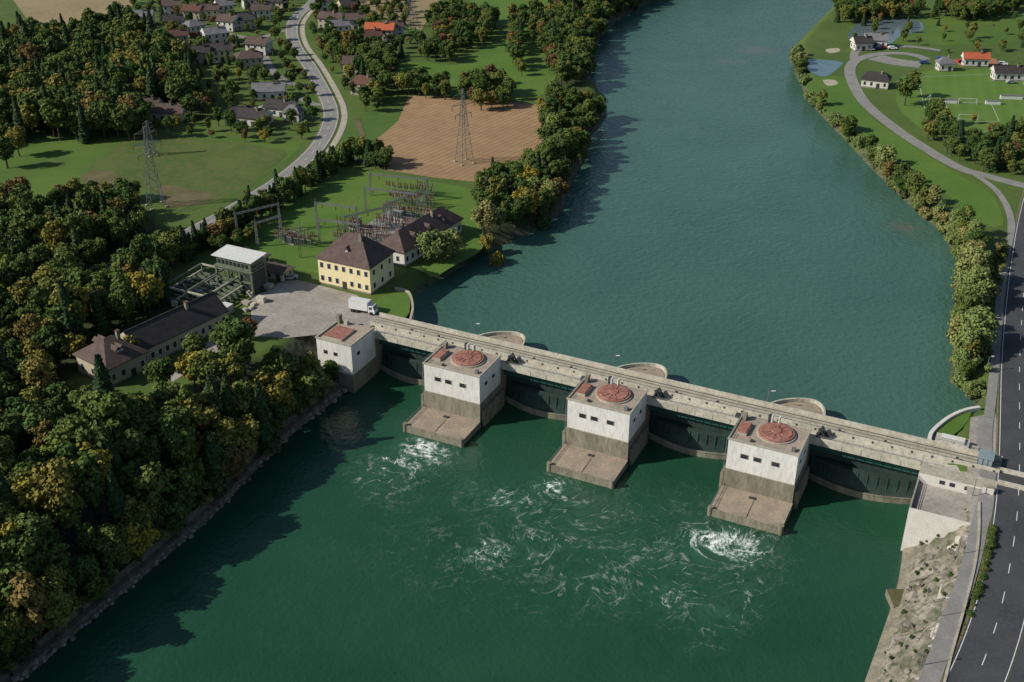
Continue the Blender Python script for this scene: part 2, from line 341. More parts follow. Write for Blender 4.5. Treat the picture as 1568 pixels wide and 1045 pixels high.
ax=axis(-95,75,.7,2000); ay=axis(-125,8,.7,1500); ay=ay[ay<8.2]
A,B,F=gridmesh(ax,ay)
WX=O[0]+A*E[0]+B*N[0]; WY=O[1]+A*E[1]+B*N[1]
me=npmesh('river_water',np.stack([WX,WY,np.full(len(WX),TW)],1),F)
vort=[(645,680,6,2.0,1.2),(668,698,6,1.0,.85),(612,712,7,-1.6,.7),(585,742,7,1.2,.5),(650,720,5,1,.5),(597,695,5,.5,.45),(850,745,5,2.2,1.15),(775,762,4.5,-1.6,.9),(800,778,6,1.6,.3),(885,785,8,1.8,.3),(825,840,7,-1.4,.5),(745,848,7,1.4,.6),(715,752,5,1.2,.3),(1105,832,6.5,2.4,1.25),(1140,842,6,-1.6,.95),(1072,825,5,1.2,.8),(1060,870,7,1.8,.2),(1030,915,5.5,-1.5,.6),(1108,932,6.5,1.6,.6),(1162,825,5,-1,.45),(985,860,8,1.3,.15),(935,905,7,1.5,.2),(1150,900,6,1.5,.3),(870,900,10,-1.2,.12),(1080,980,9,1.2,.15),(560,720,7,1,.25)]
fx,fy=WX.copy(),WY.copy(); fm=np.zeros(len(WX))
for u,v,rad,st,am in vort:
    cx,cy=P(u,v,TW); r2=(WX-cx)**2+(WY-cy)**2; r=np.sqrt(r2)
    fm+=am*np.exp(-(r/(rad*.72))**2)
    an=.55*st*np.exp(-(r/rad)**1.6); dx,dy=fx-cx,fy-cy
    fx=cx+dx*np.cos(an)-dy*np.sin(an); fy=cy+dx*np.sin(an)+dy*np.cos(an)
cx,cy=P(890,830,TW); fm+=.25*np.exp(-(((WX-cx)/56)**2+((WY-cy)/28)**2)); fm=np.clip(fm,0,1.25)
a=me.attributes.new('flow','FLOAT_VECTOR','POINT'); a.data.foreach_set('vector',np.stack([fx,fy,fx*0],1).astype(np.float32).ravel())
a=me.attributes.new('foam','FLOAT','POINT'); a.data.foreach_set('value',fm.astype(np.float32))
me.materials.append(M['wd']); ob=bpy.data.objects.new('river_water',me); scene.collection.objects.link(ob)

# ---------- fields ----------
e=.03
sheet('meadow',PL([(62,190),(100,192),(190,190),(215,195),(300,205),(370,210),(440,215),(460,225),(425,255),(380,285),(330,315),(290,330),(240,345),(235,320),(180,290),(130,300),(70,330),(30,290),(0,285),(-100,290),(-200,260),(0,200)]),GZ+e,'meadow')
sheet('pasture',PL([(215,205),(300,212),(400,225),(440,235),(400,268),(350,300),(290,325),(255,320),(225,290),(170,285),(130,270),(160,240)]),GZ+2*e,'meadow_dk')
sheet('ploughed_field',PL([(626,147),(680,149),(760,155),(820,160),(837,180),(840,208),(815,234),(778,254),(750,270),(728,279),(660,272),(594,261),(564,222),(590,203),(610,185)]),GZ+2*e,'soil',False)
sheet('meadow',PL([(600,100),(650,95),(700,100),(730,80),(800,50),(850,80),(850,120),(820,150),(760,150),(700,148),(640,140),(610,130)]),GZ+e,'lawn')
sheet('meadow',PL([(740,-20),(850,-20),(850,40),(820,20),(800,60),(745,70),(710,60)]),GZ+2*e,'lawn')
sheet('stubble_field',PL([(540,-15),(690,-15),(665,10),(645,48),(600,30),(545,12)]),GZ+2*e,'stubble',False)
sheet('stubble_field',PL([(20,0),(120,-30),(225,-20),(200,12),(130,38),(90,42),(40,28)]),GZ+2*e,'stubble',False)
sheet('meadow',PL([(535,170),(600,160),(615,175),(590,205),(560,230),(530,235),(525,200)]),GZ+e,'meadow')
sheet('lawn',PL([(500,250),(560,262),(640,275),(700,285),(735,300),(735,340),(740,365),(735,385),(690,410),(660,425),(640,400),(620,395),(560,420),(500,420),(440,410),(395,385),(360,360),(400,330),(450,290)]),GZ+e,'lawn')
sheet('lawn',PL([(582,455),(622,448),(628,470),(622,486),(600,488),(575,480)]),GZ+2*e,'lawn')
sheet('sports_field',PL([(1398,112),(1568,105),(1650,105),(1650,220),(1568,222),(1450,215),(1395,185),(1372,150)]),GZ+e,'pitch')
sheet('lawn',PL([(1300,55),(1330,20),(1568,0),(1568,60),(1420,70),(1350,75)]),GZ+e,'meadow')
sheet('bank_lawn',PL([(1235,130),(1300,120),(1330,175),(1400,225),(1475,272),(1520,300),(1535,345),(1500,340),(1440,290),(1370,240),(1290,190)]),GZ+e,'lawn')
sheet('bank_lawn',PL([(1432,664),(1460,640),(1486,628),(1482,645),(1458,668)],GZ),GZ+2*e,'lawn')
sheet('pond',PL([(1300,50),(1325,30),(1365,28),(1406,32),(1412,47),(1380,55),(1362,68),(1330,72),(1306,66)]),GZ+2*e,'pond')
sheet('pond',PL([(1232,92),(1262,92),(1290,96),(1280,108),(1262,118),(1240,110)]),GZ+2*e,'poolblue')
sheet('sand_bunker',PL([(1264,76),(1283,74),(1286,79),(1270,82)]),GZ+2*e,'sand')
sheet('sand_bunker',PL([(1260,123),(1278,123),(1283,129),(1268,132)]),GZ+2*e,'sand')
sheet('running_court',PL([(1458,92),(1525,90),(1530,100),(1470,101)]),GZ+2*e,'court',False)
sheet('dirt_patch',PL([(245,285),(290,290),(325,300),(300,315),(255,315)]),GZ+3*e,'dirt')
sheet('dirt_patch',PL([(125,268),(160,262),(190,275),(165,290),(135,285)]),GZ+3*e,'dirt')
# ---------- roads ----------
ROADS=[]
def road(name,px,w,k='asphalt',z=GZ+.15,lines=True,dash=True,kerb=True):
    z+=.007*len(ROADS)
    path=smoothpath(PL(px),2.0); ROADS.append((path,w/2)); mb=MB()
    if kerb: loft(mb,path,[(w/2+.5,GZ),(w/2+.05,z-.002),(w/2,z)],'dirt')
    if kerb: loft(mb,path,[(-w/2,z),(-w/2-.05,z-.002),(-w/2-.5,GZ)],'dirt')
    loft(mb,path,[(w/2,z),(-w/2,z)],k)
    mb.build(name)
    mk=MB()
    if lines:
        for s in (w/2-.4,-w/2+.4): loft(mk,path,[(s+.07,z+.02),(s-.07,z+.02)],'paint')
    if dash:
        fine=smoothpath(PL(px),.5); acc=0; seg=[];
        for i in range(1,len(fine)):
            L=math.dist(fine[i],fine[i-1]); acc+=L
            if (acc%9)<3.6: seg.append(fine[i])
            else:
                if len(seg)>2: loft(mk,seg,[(.07,z+.02),(-.07,z+.02)],'paint')
                seg=[]
    if mk.v: mk.build(name+'_marking')
    return path
mr_=road('country_road',[(500,-40),(482,0),(458,22),(447,42),(452,70),(474,102),(494,138),(506,168),(504,193),(488,223),(462,250),(425,279),(385,304),(345,328),(300,352),(250,378),(200,402),(140,428),(60,460),(-60,500)],6.2,'asphalt_light')
cyc=MB(); cp=offs(mr_,5.4); loft(cyc,cp[8:-60],[(1.2,GZ+.1),(-1.2,GZ+.1)],'conc'); cyc.build('cycle_path')
road('village_lane',[(500,128),(470,131),(445,128),(420,112),(405,85),(400,62),(425,50),(448,46)],3.6,'asphalt_light',GZ+.1,False,False,False)
road('village_lane',[(503,160),(480,160),(455,150),(440,160),(420,160),(400,165)],3.6,'asphalt_light',GZ+.1,False,False,False)
road('village_lane',[(400,62),(360,55),(320,45),(280,30)],3.6,'asphalt_light',GZ+.1,False,False,False)
road('field_track',[(540,235),(556,220),(552,200),(545,180)],2.4,'dirt',GZ+.1,False,False,False)
hw=road('highway',[(1640,180),(1600,270),(1582,335),(1571,410),(1565,480),(1561,560),(1561,640),(1561,700),(1558,780),(1549,850),(1533,930),(1511,1000),(1486,1060),(1450,1140),(1400,1240)],9.0,'asphalt_dark',GZ+.15)
b=MB(); loft(b,hw,[(10.5,GZ+.12),(4.4,GZ+.13)],'asphalt_dark'); b.build('highway_lay_by')
road('park_road',[(1420,92),(1400,85),(1370,82),(1335,85),(1308,95),(1302,115),(1322,155),(1365,193),(1420,230),(1470,258),(1510,270),(1568,285),(1640,300)],5,'asphalt_light',GZ+.1,False,False,False)
road('park_road',[(1308,95),(1310,80),(1330,74),(1390,72),(1440,78)],4,'asphalt_light',GZ+.1,False,False,False)
road('parking_area',[(1340,88),(1370,95),(1410,100)],12,'asphalt_light',GZ+.04,False,False,False)
road('riverside_path',[(1490,266),(1525,292),(1545,325),(1548,360),(1540,400),(1532,450),(1526,520),(1520,590),(1514,640)],2.2,'asphalt_light',GZ+.1,False,False,False)
road('footpath',[(1510,640),(1507,680),(1512,720),(1512,760),(1500,805),(1490,850),(1475,900),(1455,955),(1430,1025),(1400,1100),(1350,1220)],3.2,'asphalt_light',GZ+.1,False,False,False)
sheet('yard_paving',PL([(384,455),(405,448),(440,425),(500,440),(545,452),(580,470),(600,488),(562,503),(495,512),(440,518),(385,515)]),GZ+.05,'paving',False)
sheet('yard_paving',PL([(1486,640),(1524,632),(1532,690),(1545,700),(1545,725),(1530,745),(1515,815),(1488,812),(1480,760),(1482,690)]),GZ+.05,'paving',False)
sheet('yard_paving',PL([(235,575),(275,555),(345,505),(385,498),(385,515),(340,535),(265,585)]),GZ+.05,'paving',False)

# ---------- dam ----------
L0=(O[0],O[1],0)
def railing(mb,pts,h=1.1,k='steel',sp=2.5,w=.07):
    for i in range(len(pts)-1):
        p=Vector(pts[i]);q=Vector(pts[i+1]); n_=max(1,int((q-p).length/sp))
        for hh in (h,h*.55): mb.beam(p+Vector((0,0,hh)),q+Vector((0,0,hh)),w,k)
        for j in range(n_+1):
            c=p.lerp(q,j/n_); mb.beam(c,c+Vector((0,0,h)),w,k)
PC=[-38.3,0,38.3]
def pier(c):
    root=empty('weir_pier_powerhouse',(*D(c,0),0),DAMROT)
    b=MB(); x0,x1=-8.9,6.4
    b.box(x0,x1,-6.4,5.0,7.3,15.0,'wall','conc_roof'); b.box(x0-.15,x1+.15,-6.7,5.0,2.8,7.3,'conc_dk')
    b.box(x0,x1,5.0,13.5,0,11.4,'conc_dk','conc'); b.build('walls',root)
    b=MB()
    for q in ((x0-.2,x1+.2,-6.6,-6.2),(x0-.2,x0+.15,-6.2,5.2),(x1-.15,x1+.2,-6.2,5.2)): b.box(*q,15.0,15.28,'conc')
    for t in range(4): b.box(x0+.2+t*3.9,x0+.25+t*3.9,-6.15,4.9,15.0,15.012,'conc_dk')
    b.build('roof_edge',root)
    b=MB(); b.cyl(0,0,15,15.3,4.3,4.3,40,'conc'); b.cyl(0,0,15.3,15.6,3.95,3.9,40,'redrust'); b.cyl(0,0,15.6,15.8,3.6,3.3,40,'redrust'); b.cyl(0,0,15.8,16.0,1.2,1.0,20,'redrust')
    for i in range(12):
        a=i*math.pi/6; b.beam((1.2*math.cos(a),1.2*math.sin(a),15.86),(3.5*math.cos(a),3.5*math.sin(a),15.78),.16,'redrust')
    b.build('turbine_hatch',root)
    b=MB(); b.box(-8.0,-5.7,-3.8,1.0,15,15.7,'conc','redrust'); b.box(-7.8,-5.9,-3.6,-1.5,15.7,15.85,'redrust'); b.box(-7.8,-5.9,-1.2,.8,15.7,15.85,'redrust')
    b.box(-8.3,-7.5,2.2,3.6,15,16.5,'conc_dk'); b.box(-2.9,-2.3,3.6,4.6,15,17.0,'steel_dk'); b.box(-2.2,-1.9,3.4,4.6,15,17.0,'frame'); b.box(-.6,-.3,3.4,4.6,15,17.0,'frame')
    b.box(4.6,5.4,-5.4,-4.6,15,15.9,'steel'); b.box(-4.4,-3.8,-5.6,-5,15,15.5,'steel_dk')
    b.build('hatch_cover',root)
    b=MB()
    for fr in (.25,.44,.70,):
        xx=x0+fr*(x1-x0); b.box(xx-.95,xx+.95,-6.46,-6.40,10.9,12.1,'conc'); b.box(xx-.8,xx+.8,-6.49,-6.455,11.0,12.0,'glass')
    for yy in (-3,1): b.box(x1,x1+.05,yy-.6,yy+.6,11.1,12.0,'glass')
    b.box(x0-.01,x1+.01,-6.43,-6.4,7.25,7.45,'conc')
    b.build('windows',root)
    b=MB()
    V8=[(x0-.3,-6.7,2.8),(x1+.3,-6.7,2.8),(x1+.3,-16.4,2.6),(x0-.3,-16.4,2.6),(x0-.3,-6.7,-2),(x1+.3,-6.7,-2),(x1+.5,-16.6,-2),(x0-.5,-16.6,-2)]
    b.add(V8,[(0,3,2,1)],'conc_ap'); b.add(V8,[(3,7,6,2),(2,6,5,1),(0,4,7,3)],'conc_dk')
    b.box(x0-.2,x1+.2,-16.45,-16.05,2.6,2.85,'conc_dk')
    b.cyl(x0-.1,-16.1,1,3.3,.6,.6,12,'conc_dk'); b.cyl(x1+.1,-16.1,1,3.3,.6,.6,12,'conc_dk')
    b.box(-2.5,-1,-9,-8.2,2.7,2.9,'steel_dk'); b.box(-1.3,-1.22,-16,-6.8,2.72,2.81,'conc_dk')
    b.box(x0-1.0,x0-.3,-6.7,-.5,-1,6,'conc_dk'); b.box(x1+.3,x1+1.0,-6.0,5,-1,5.5,'conc_dk')
    b.build('apron',root)
    b=MB(); nose=[(-5.6,13.5),(-5.0,15.8),(-2.9,18.4),(.2,20.5),(3,21.4),(5.2,20.8),(6.8,18.6),(7.5,16),(7.8,13.5)]
    b.prism(nose,0,12.3,'conc_dk','conc_dk'); b.prism([(-5.3,13.5)]+[(x*.9+.1,13.5+(y-13.5)*.9) for x,y in nose[1:-1]]+[(7.3,13.5)],12.3,12.36,'conc_ap')
    b.build('upstream_nose',root)
    b=MB(); sp_=smoothpath(nose,1.0); loft(b,sp_,[(.02,12.3),(.02,13.2),(-.4,13.2),(-.4,12.3)],'conc_lt'); loft(b,offs(sp_,.03),[(.1,9),(.02,13.15)],'conc_dk')
    b.build('nose_parapet',root)
    b=MB(); railing(b,[(x0+.1,-6.3,15.2),(x0+.1,5,15.2)],.9); b.beam((x0-.6,-6.4,3),(x0-.5,-6,15),.12,'steel'); railing(b,[(x0-.2,-16,2.7),(x0-.2,-7,2.8)],1)
    b.build('railing',root)
    b=MB(); 
    for yy in (5.6,7.4):
        b.beam((7.4,yy,12.6),(8.6,yy,15.2),.3,'steel_dk'); b.beam((10,yy,12.6),(8.6,yy,15.2),.3,'steel_dk'); b.beam((7.4,yy,13.2),(10,yy,13.2),.25,'steel_dk')
    b.cyl(8.6,6.5,13.6,14.8,.8,.8,12,'steel_dk'); b.box(7.8,9.4,5.9,7.2,12.7,13.6,'steel_dk')
    b.box(-10.8,-9.6,5.6,7.0,12.7,13.8,'steel_dk')
    b.build('gate_hoist',root)
    lp=empty('street_lamp',(*D(c-5.6,14.2),0)); b=MB(); b.cyl(0,0,12.3,17.0,.1,.06,8,'steel'); b.beam((0,0,17.0),(1.0,-.4,17.2),.09,'steel'); b.box(.5,1.4,-.7,-.35,17.15,17.3,'frame'); b.cyl(0,0,12.2,12.7,.3,.25,8,'conc'); b.build('pole',lp)
for c in PC: pier(c)
edges=[(-68.5,-47.2),(-31.9,-8.9),(6.4,29.4),(44.7,68.7)]
for x0,x1 in edges:
    g=empty('weir_gate',L0,DAMROT)
    b=MB(); b.box(x0,x1,7.0,7.4,8.9,11.4,'teal')
    nn=12
    for i in range(nn+1):
        xx=x0+.1+(x1-x0-.35)*i/nn; b.box(xx,xx+.15,6.8,7.0,8.9,11.4,'teal')
    b.box(x0,x1,6.65,7.0,10.1,10.35,'teal'); b.box(x0,x1,8.2,8.6,1,8.9,'gate'); b.box(x0,x1,7.4,8.2,8.7,8.9,'steel_dk'); b.build('upper_gate',g)
    pts=[(x0+(x1-x0)*t,7.0-2.8*math.sin(math.pi*t)) for t in np.linspace(0,1,24)]
    b=MB(); loft(b,pts,[(0,-1),(0,2.6)],'conc_dk'); loft(b,pts,[(0,2.6),(.6,2.8),(1.1,4.6),(1.3,6.6),(2.6,6.8)],'gate'); loft(b,pts,[(-.1,2.35),(-.1,2.6),(.1,2.65)],'conc_dk')
    for i in range(1,23,2):
        p=pts[i]; b.beam((p[0],p[1]+.75,2.8),(p[0],p[1]+1.2,6.7),.16,'teal')
    b.build('lower_gate',g)
    b=MB(); b.box(x0,x1,8.6,13,-3,8,'conc_dk'); b.build('sill',g)
deck=empty('dam_bridge_deck',L0,DAMROT)
b=MB(); DL,DR=-100,84
b.box(-72,DR,5.03,8.6,11.4,12.7,'conc_lt'); b.box(-72,DR,8.6,13.53,11.6,13.4,'conc_lt','conc'); b.build('slab',deck)
b=MB(); b.box(-72,DR,13.2,13.5,13.4,14.4,'conc_lt'); b.box(-72,DR,8.5,8.75,12.7,14.0,'conc_lt')
for x0,x1 in [(-68,-47.6),(-31.5,-9.2),(6.8,29),(45,68.5)]: b.box(x0,x1,5.0,5.25,12.7,13.4,'conc_lt')
b.build('parapet',deck)
b=MB()
for bb in (9.6,12.2): b.box(-72,DR,bb,bb+.12,13.4,13.52,'steel_dk')
b.box(-72,DR,10.9,11.4,13.4,13.42,'conc_dk'); b.box(-72,DR,6.6,6.75,12.7,12.715,'conc_dk')
xx=-70
while xx<DR: b.box(xx,xx+.06,8.9,13.19,13.4,13.408,'conc_dk'); b.box(xx,xx+.1,4.98,5.03,11.4,12.7,'conc_dk'); b.box(xx,xx+.25,13.53,13.6,12,14.2,'conc_dk'); b.box(xx,xx+.08,5.3,8.5,12.7,12.71,'conc_dk'); b.box(xx+1.5,xx+1.9,8.42,8.5,13.1,13.6,'steel_dk'); xx+=4.2
b.build('crane_rails',deck)
b=MB(); 
for x0,x1 in [(-68,-47.6),(-31.5,-9.2),(6.8,29),(45,68.5)]: railing(b,[(x0,5.1,13.4),(x1,5.1,13.4)],.5,w=.06)
for x in (-60,-52,-25,-15,12,22,50,60,75): b.box(x,x+.6,9.0,9.4,13.4,14.2,'steel_dk')
b.build('railing',deck)
r=empty('abutment_building',L0,DAMROT)
b=MB(); b.box(-79,-68.5,-6,4.98,5,14.4,'wall','conc_roof'); b.box(-79.2,-68.3,-6.3,4.98,-2,6,'conc_dk'); b.box(-90,-72,4.98,13.5,5,13,'conc','paving'); b.box(-72,-68.5,5,13.4,-2,11.3,'conc_dk')
b.box(-90,-79,-1,5,4,13,'conc','paving'); b.build('walls',r)
b=MB(); b.box(-77.6,-72,-4.8,1.5,14.4,14.9,'conc','redrust')
for q in ((-79.2,-68.3,-6.2,-5.8),(-79.2,-78.8,-5.8,4.9),(-68.7,-68.3,-5.8,4.9)): b.box(*q,14.4,14.8,'conc')
b.box(-78.8,-77.8,3,4.4,14.4,16.8,'conc_dk'); b.box(-76.6,-75.6,3.2,4.2,14.4,15.6,'conc'); b.build('roof',r)
b=MB()
for a_ in (-77,-74): b.box(a_,a_+1.2,-6.05,-6,10.5,11.5,'glass')
b.box(-68.5,-68.45,-3.5,-2.3,10.5,11.5,'glass'); b.build('windows',r)
b=MB(); sh=smoothpath(PL([(628,492),(632,470),(625,448),(605,442)],GZ),1.5); loft(b,sh,[(.3,8),(.3,13.4),(-.3,13.4),(-.3,8)],'conc'); b.build('quay_wall')
r=empty('abutment_terrace',L0,DAMROT)
b=MB(); b.box(68.7,81,-10.5,1.0,-3,11.0,'white','paving'); b.box(68.7,84,1.0,4.98,-3,13.4,'white','conc'); b.box(68.7,71,5,13.4,-2,11.3,'conc_dk'); b.box(81,88,-10,14,6,12.9,'conc','paving'); b.build('walls',r)
b=MB(); b.box(68.7,81,-10.5,-10.2,11,11.9,'white'); b.box(68.7,69,-10.2,1,11,11.9,'conc')
for a_ in (73,75,78): b.box(a_,a_+1.1,.94,1.0,11.9,12.8,'glass')
b.box(81.4,83.6,-.4,1.0,11,14.6,'white','conc_roof'); b.box(82,82.9,-.45,-.4,11.2,13.3,'steel_dk'); b.box(84,97,9,9.4,13,14.2,'conc_lt'); b.box(84,97,4,4.4,13,14.2,'conc_lt'); b.build('service_rooms',r)
b=MB(); b.box(79.4,82.2,9.2,12.4,13.5,15.4,'glass_lt'); b.box(79.2,82.4,9.0,12.6,15.4,15.55,'glass_lt')
for aa in (79.3,80.3,81.3,82.2):
    for bb in (9.15,12.45): b.beam((aa,bb,13.4),(aa,bb,15.4),.12,'steel')
b.build('glass_shelter',r)
b=MB(); b.box(70,77,13.6,17.2,8,14.4,'white','conc_lt'); b.box(71,76,14.2,16.6,14.4,14.9,'white'); b.box(77,79,13.6,16,11,13.9,'white','conc'); b.build('hoist_house',r)
b=MB(); railing(b,[(70,13.8,14.4),(77,13.8,14.4)],1); railing(b,[(68.9,-10.3,11.9),(68.9,1,11.9)],.7); b.build('railing',r)
b=MB(); sh=smoothpath(PL([(1423,682),(1424,668),(1435,655),(1455,640),(1478,630),(1500,626)],GZ),1.2); loft(b,sh,[(.4,7),(.4,13.6),(-.4,13.6),(-.4,7)],'white'); b.build('quay_wall')
# embankments
b=MB(); pl=smoothpath(dsh_l[1:],2); loft(b,pl,[(.6,-.5),(0,2.0),(-.3,2.4),(-1.6,2.6),(-2.0,4.0)],'stone'); b.build('stone_embankment')
b=MB(); pr=smoothpath(PL([(1385,822),(1380,870),(1370,915),(1350,975),(1325,1045),(1290,1150)],TW),1.5)
def jit_loft(b,path,prof,k,j,seed):
    rs=np.random.RandomState(seed); o=len(b.v); loft(b,path,prof,k); m=len(prof)
    for i in range(o,len(b.v)):
        if 0<(i-o)%m<m-1: v=b.v[i]; d=rs.normal(scale=j,size=3); b.v[i]=(v[0]+d[0],v[1]+d[1],v[2]+d[2])
loft(b,pr,[(-.5,-1),(0,1.7),(2.0,3.0)],'conc_dk'); jit_loft(b,pr,[(2.0,3.05),(3.2,4.2),(4.4,4.7),(5.6,6.2),(6.9,7.0),(7.6,8.6),(9,9.2),(10,10.7),(11.2,11.4),(12.5,12.6)],'stone_lt',.28,3)
loft(b,pr,[(12.4,12.7),(12.5,13.4),(12.9,13.4),(13,12.7)],'conc'); b.build('embankment')
b=MB()
for t in (5,14,22,31,40):
    if t+1<len(pr):
        for dd in (8.2,9.4,10.6): 
            q=offs(pr,dd)[t:t+4]; loft(b,q,[(.55,7.5+(dd-7)*.95+.35),(-.55,7.5+(dd-7)*.8-.1)],'conc_lt')
for t in range(0,len(pr)-2,11):
    for j,(o1,z1,o2,z2) in enumerate(((2.2,3.3,4.4,5.0),(4.4,5.0,6.9,7.3))):
        p=offs(pr,o1)[t];q=offs(pr,o2)[t]; b.beam((p[0],p[1],z1),(q[0],q[1],z2),.3,'conc_dk')
b.build('concrete_panels')
b=MB(); c=P(1378,925,TW); b.box(c[0]-2.2,c[0]+2,c[1]-2.5,c[1]+2.5,-1,2.6,'conc_dk','dirt'); b.build('mooring_block')

# ---------- houses ----------
HS=[]
def house(name,pos,w,d,h,rh,ang,wall='white',roof='roof_brown',hip=0,floors=2,chim=True,dorm=0,base=GZ,frm='frame',side=2.7):
    r=empty(name,(pos[0],pos[1],base),ang); HS.append((pos,max(w,d)/2))
    b=MB(); b.box(-w/2,w/2,-d/2,d/2,-.5,h,wall); b.box(-w/2-.05,w/2+.05,-d/2-.05,d/2+.05,-.5,.5,'conc_dk'); b.build('walls',r)
    b=MB(); o=.6; W=w/2+o; Dp=d/2+o; z=h-.02; t=.22
    e4=[(-W,-Dp,z),(W,-Dp,z),(W,Dp,z),(-W,Dp,z)]; f4=[(x,y,z+t) for x,y,_ in e4]; rg=[(-W+hip,0,h+rh),(W-hip,0,h+rh)]
    vs=e4+f4+rg
    b.add(vs,[(3,2,1,0),(0,1,5,4),(1,2,6,5),(2,3,7,6),(3,0,4,7),(4,5,9,8),(6,7,8,9)],roof)
    b.add([vs[5],vs[6],vs[9]],[(0,1,2)],roof if hip else wall); b.add([vs[7],vs[4],vs[8]],[(0,1,2)],roof if hip else wall)
    if hip==0: b.beam(rg[0],rg[1],.25,roof)
    for i in range(dorm):
        x=(-W+hip)+(i+.5)*(2*W-2*hip)/max(dorm,1) if dorm>1 else 0
        y=-Dp*.62; zz=h+t+rh*.3
        for sg in (1,-1):
            b.box(x-.7,x+.7,min(sg*y,sg*Dp*.3),max(sg*y,sg*Dp*.3),zz,zz+1.1,roof); b.add([(x-1,sg*(y)*1.08,zz+1.1),(x+1,sg*y*1.08,zz+1.1),(x,sg*y*1.08,zz+1.9),(x,0,zz+1.9),(x-1,0,zz+1.1),(x+1,0,zz+1.1)],[(0,1,2),(0,2,3,4),(1,5,3,2)],roof)
            ya,yb=sorted((sg*y,sg*y+(.04 if sg*y>0 else -.04))); b.box(x-.4,x+.4,ya,yb,zz+.2,zz+.95,'frame')
    b.build('roof',r)
    if chim:
        b=MB(); b.box(w*.15,w*.15+.8,-.4-d*.1,.4-d*.1,h+rh*.5,h+rh+1.1,'conc_dk'); b.box(w*.15-.1,w*.15+.9,-.5-d*.1,.5-d*.1,h+rh+1.1,h+rh+1.25,'roof_red'); b.build('chimney',r)
    b=MB(); fh=h/floors
    for fl in range(floors):
        z0=fl*fh+fh*.33; z1=z0+min(1.5,fh*.45)
        nw=max(2,int(w/side))
        for i in range(nw):
            x=-w/2+(i+.5)*w/nw
            if fl==0 and i==nw//2: continue
            for y,s in ((-d/2,-1),(d/2,1)):
                ya,yb=sorted((y,y+s*.05)); b.box(x-.62,x+.62,ya,yb,z0-.1,z1+.1,frm); ya,yb=sorted((y+s*.05,y+s*.07)); b.box(x-.5,x+.5,ya,yb,z0,z1,'glass')
        nw=max(2,int(d/3.2))
        for i in range(nw):
            y=-d/2+(i+.5)*d/nw
            for x,s in ((-w/2,-1),(w/2,1)):
                xa,xb=sorted((x,x+s*.05)); b.box(xa,xb,y-.62,y+.62,z0-.1,z1+.1,frm); xa,xb=sorted((x+s*.05,x+s*.07)); b.box(xa,xb,y-.5,y+.5,z0,z1,'glass')
    b.build('windows',r)
    b=MB(); nw=max(2,int(w/side)); x=-w/2+(nw//2+.5)*w/nw; b.box(x-.7,x+.7,-d/2-.06,-d/2,0,2.3,'steel_dk'); b.build('door',r)
    return r
def ctr(corner,w,d): return (corner[0]-E[0]*w/2+N[0]*d/2, corner[1]-E[1]*w/2+N[1]*d/2)
house('yellow_hipped_house',ctr((-39.1,284.6),17,12.5),17,12.5,8,6.6,DAMROT,'yellow','roof_brown',6.8,2,True,1,side=2.4)
house('long_service_building',(-27.5,318),30,9.5,4.6,4.6,math.atan2(.855,.52),'white','roof_brown',4.5,1,True,3)
AW=math.atan2(23.3,17.4)
house('long_workshop',(-86.5,257.5),27,9.5,4.6,4.2,AW,'cream','roof_dark',0.0,1,True,0,side=2.2)
house('hipped_roof_workshop',(-97.5,242.5),11,12.5,5.0,4.6,AW,'cream','roof_brown',5.0,1,True,2)
vill=[(255,178,17,9,'roof_brown','white',-.05),(232,170,8,8,'roof_brown','white',-.05),(390,186,13,9,'roof_dark','white',-.3),(372,183,8,7,'roof_dark','white',.2),(413,145,14,10,'roof_grey','white',.2),(432,172,12,8,'roof_dark','white',-.2),(450,180,7,6,'roof_grey','white',-.2),
(542,108,9,10,'roof_brown','white',.1),(560,140,11,8,'roof_red','cream',-.4),(583,55,15,10,'roof_orange','cream',-.1),(570,66,9,8,'roof_red','cream',.3),(330,62,11,9,'roof_grey','white',.4),(338,88,12,9,'roof_dark','yellow',.2),(384,100,12,9,'roof_brown','cream',.3),(398,78,11,9,'roof_brown','white',-.2),(310,92,8,7,'roof_dark','cream',.1),
(215,35,15,9,'roof_grey','white',.1),(268,42,10,8,'roof_dark','white',.3),(275,66,9,7,'roof_red','cream',.3),(298,26,10,9,'roof_red','cream',-.1),(322,25,10,9,'roof_brown','yellow',.2),(345,18,9,8,'roof_grey','white',.4),(352,42,10,9,'roof_brown','white',-.3),(378,40,11,9,'roof_dark','cream',.2),(402,25,10,9,'roof_brown','white',.1),(385,8,10,9,'roof_red','white',.3),(425,12,10,8,'roof_dark','cream',-.2),
(498,12,10,9,'roof_dark','white',.2),(508,38,12,9,'roof_brown','cream',-.2),(520,50,10,8,'roof_grey','white',.3),(545,40,10,8,'roof_brown','white',0),(533,18,9,8,'roof_dark','cream',.4),(605,52,8,7,'roof_brown','white',.3),(300,50,9,8,'roof_grey','white',.6),(265,18,10,8,'roof_brown','white',.2),
(1340,128,12,9,'roof_dark','white',-.3),(1445,104,7,5,'roof_grey','white',0),(1545,118,16,6,'roof_dark','white',-.1),(1492,97,12,4,'roof_orange','white',-.05),(1318,72,9,7,'roof_dark','white',.2),(1340,67,11,7,'roof_grey','white',-.2),(1500,14,12,8,'roof_dark','white',.2)]
for u,v,w,d,rf,wl,an in vill:
    low=(v>110 and u<500) or u>1200
    house('detached_house',P(u,v+4,GZ),w*.93,d*.93,3.6 if low else 5.2,2.7,an+R.uniform(-.1,.1),wl,rf,0 if R.random()<.7 else 2.5,1 if low else 2,True,0)

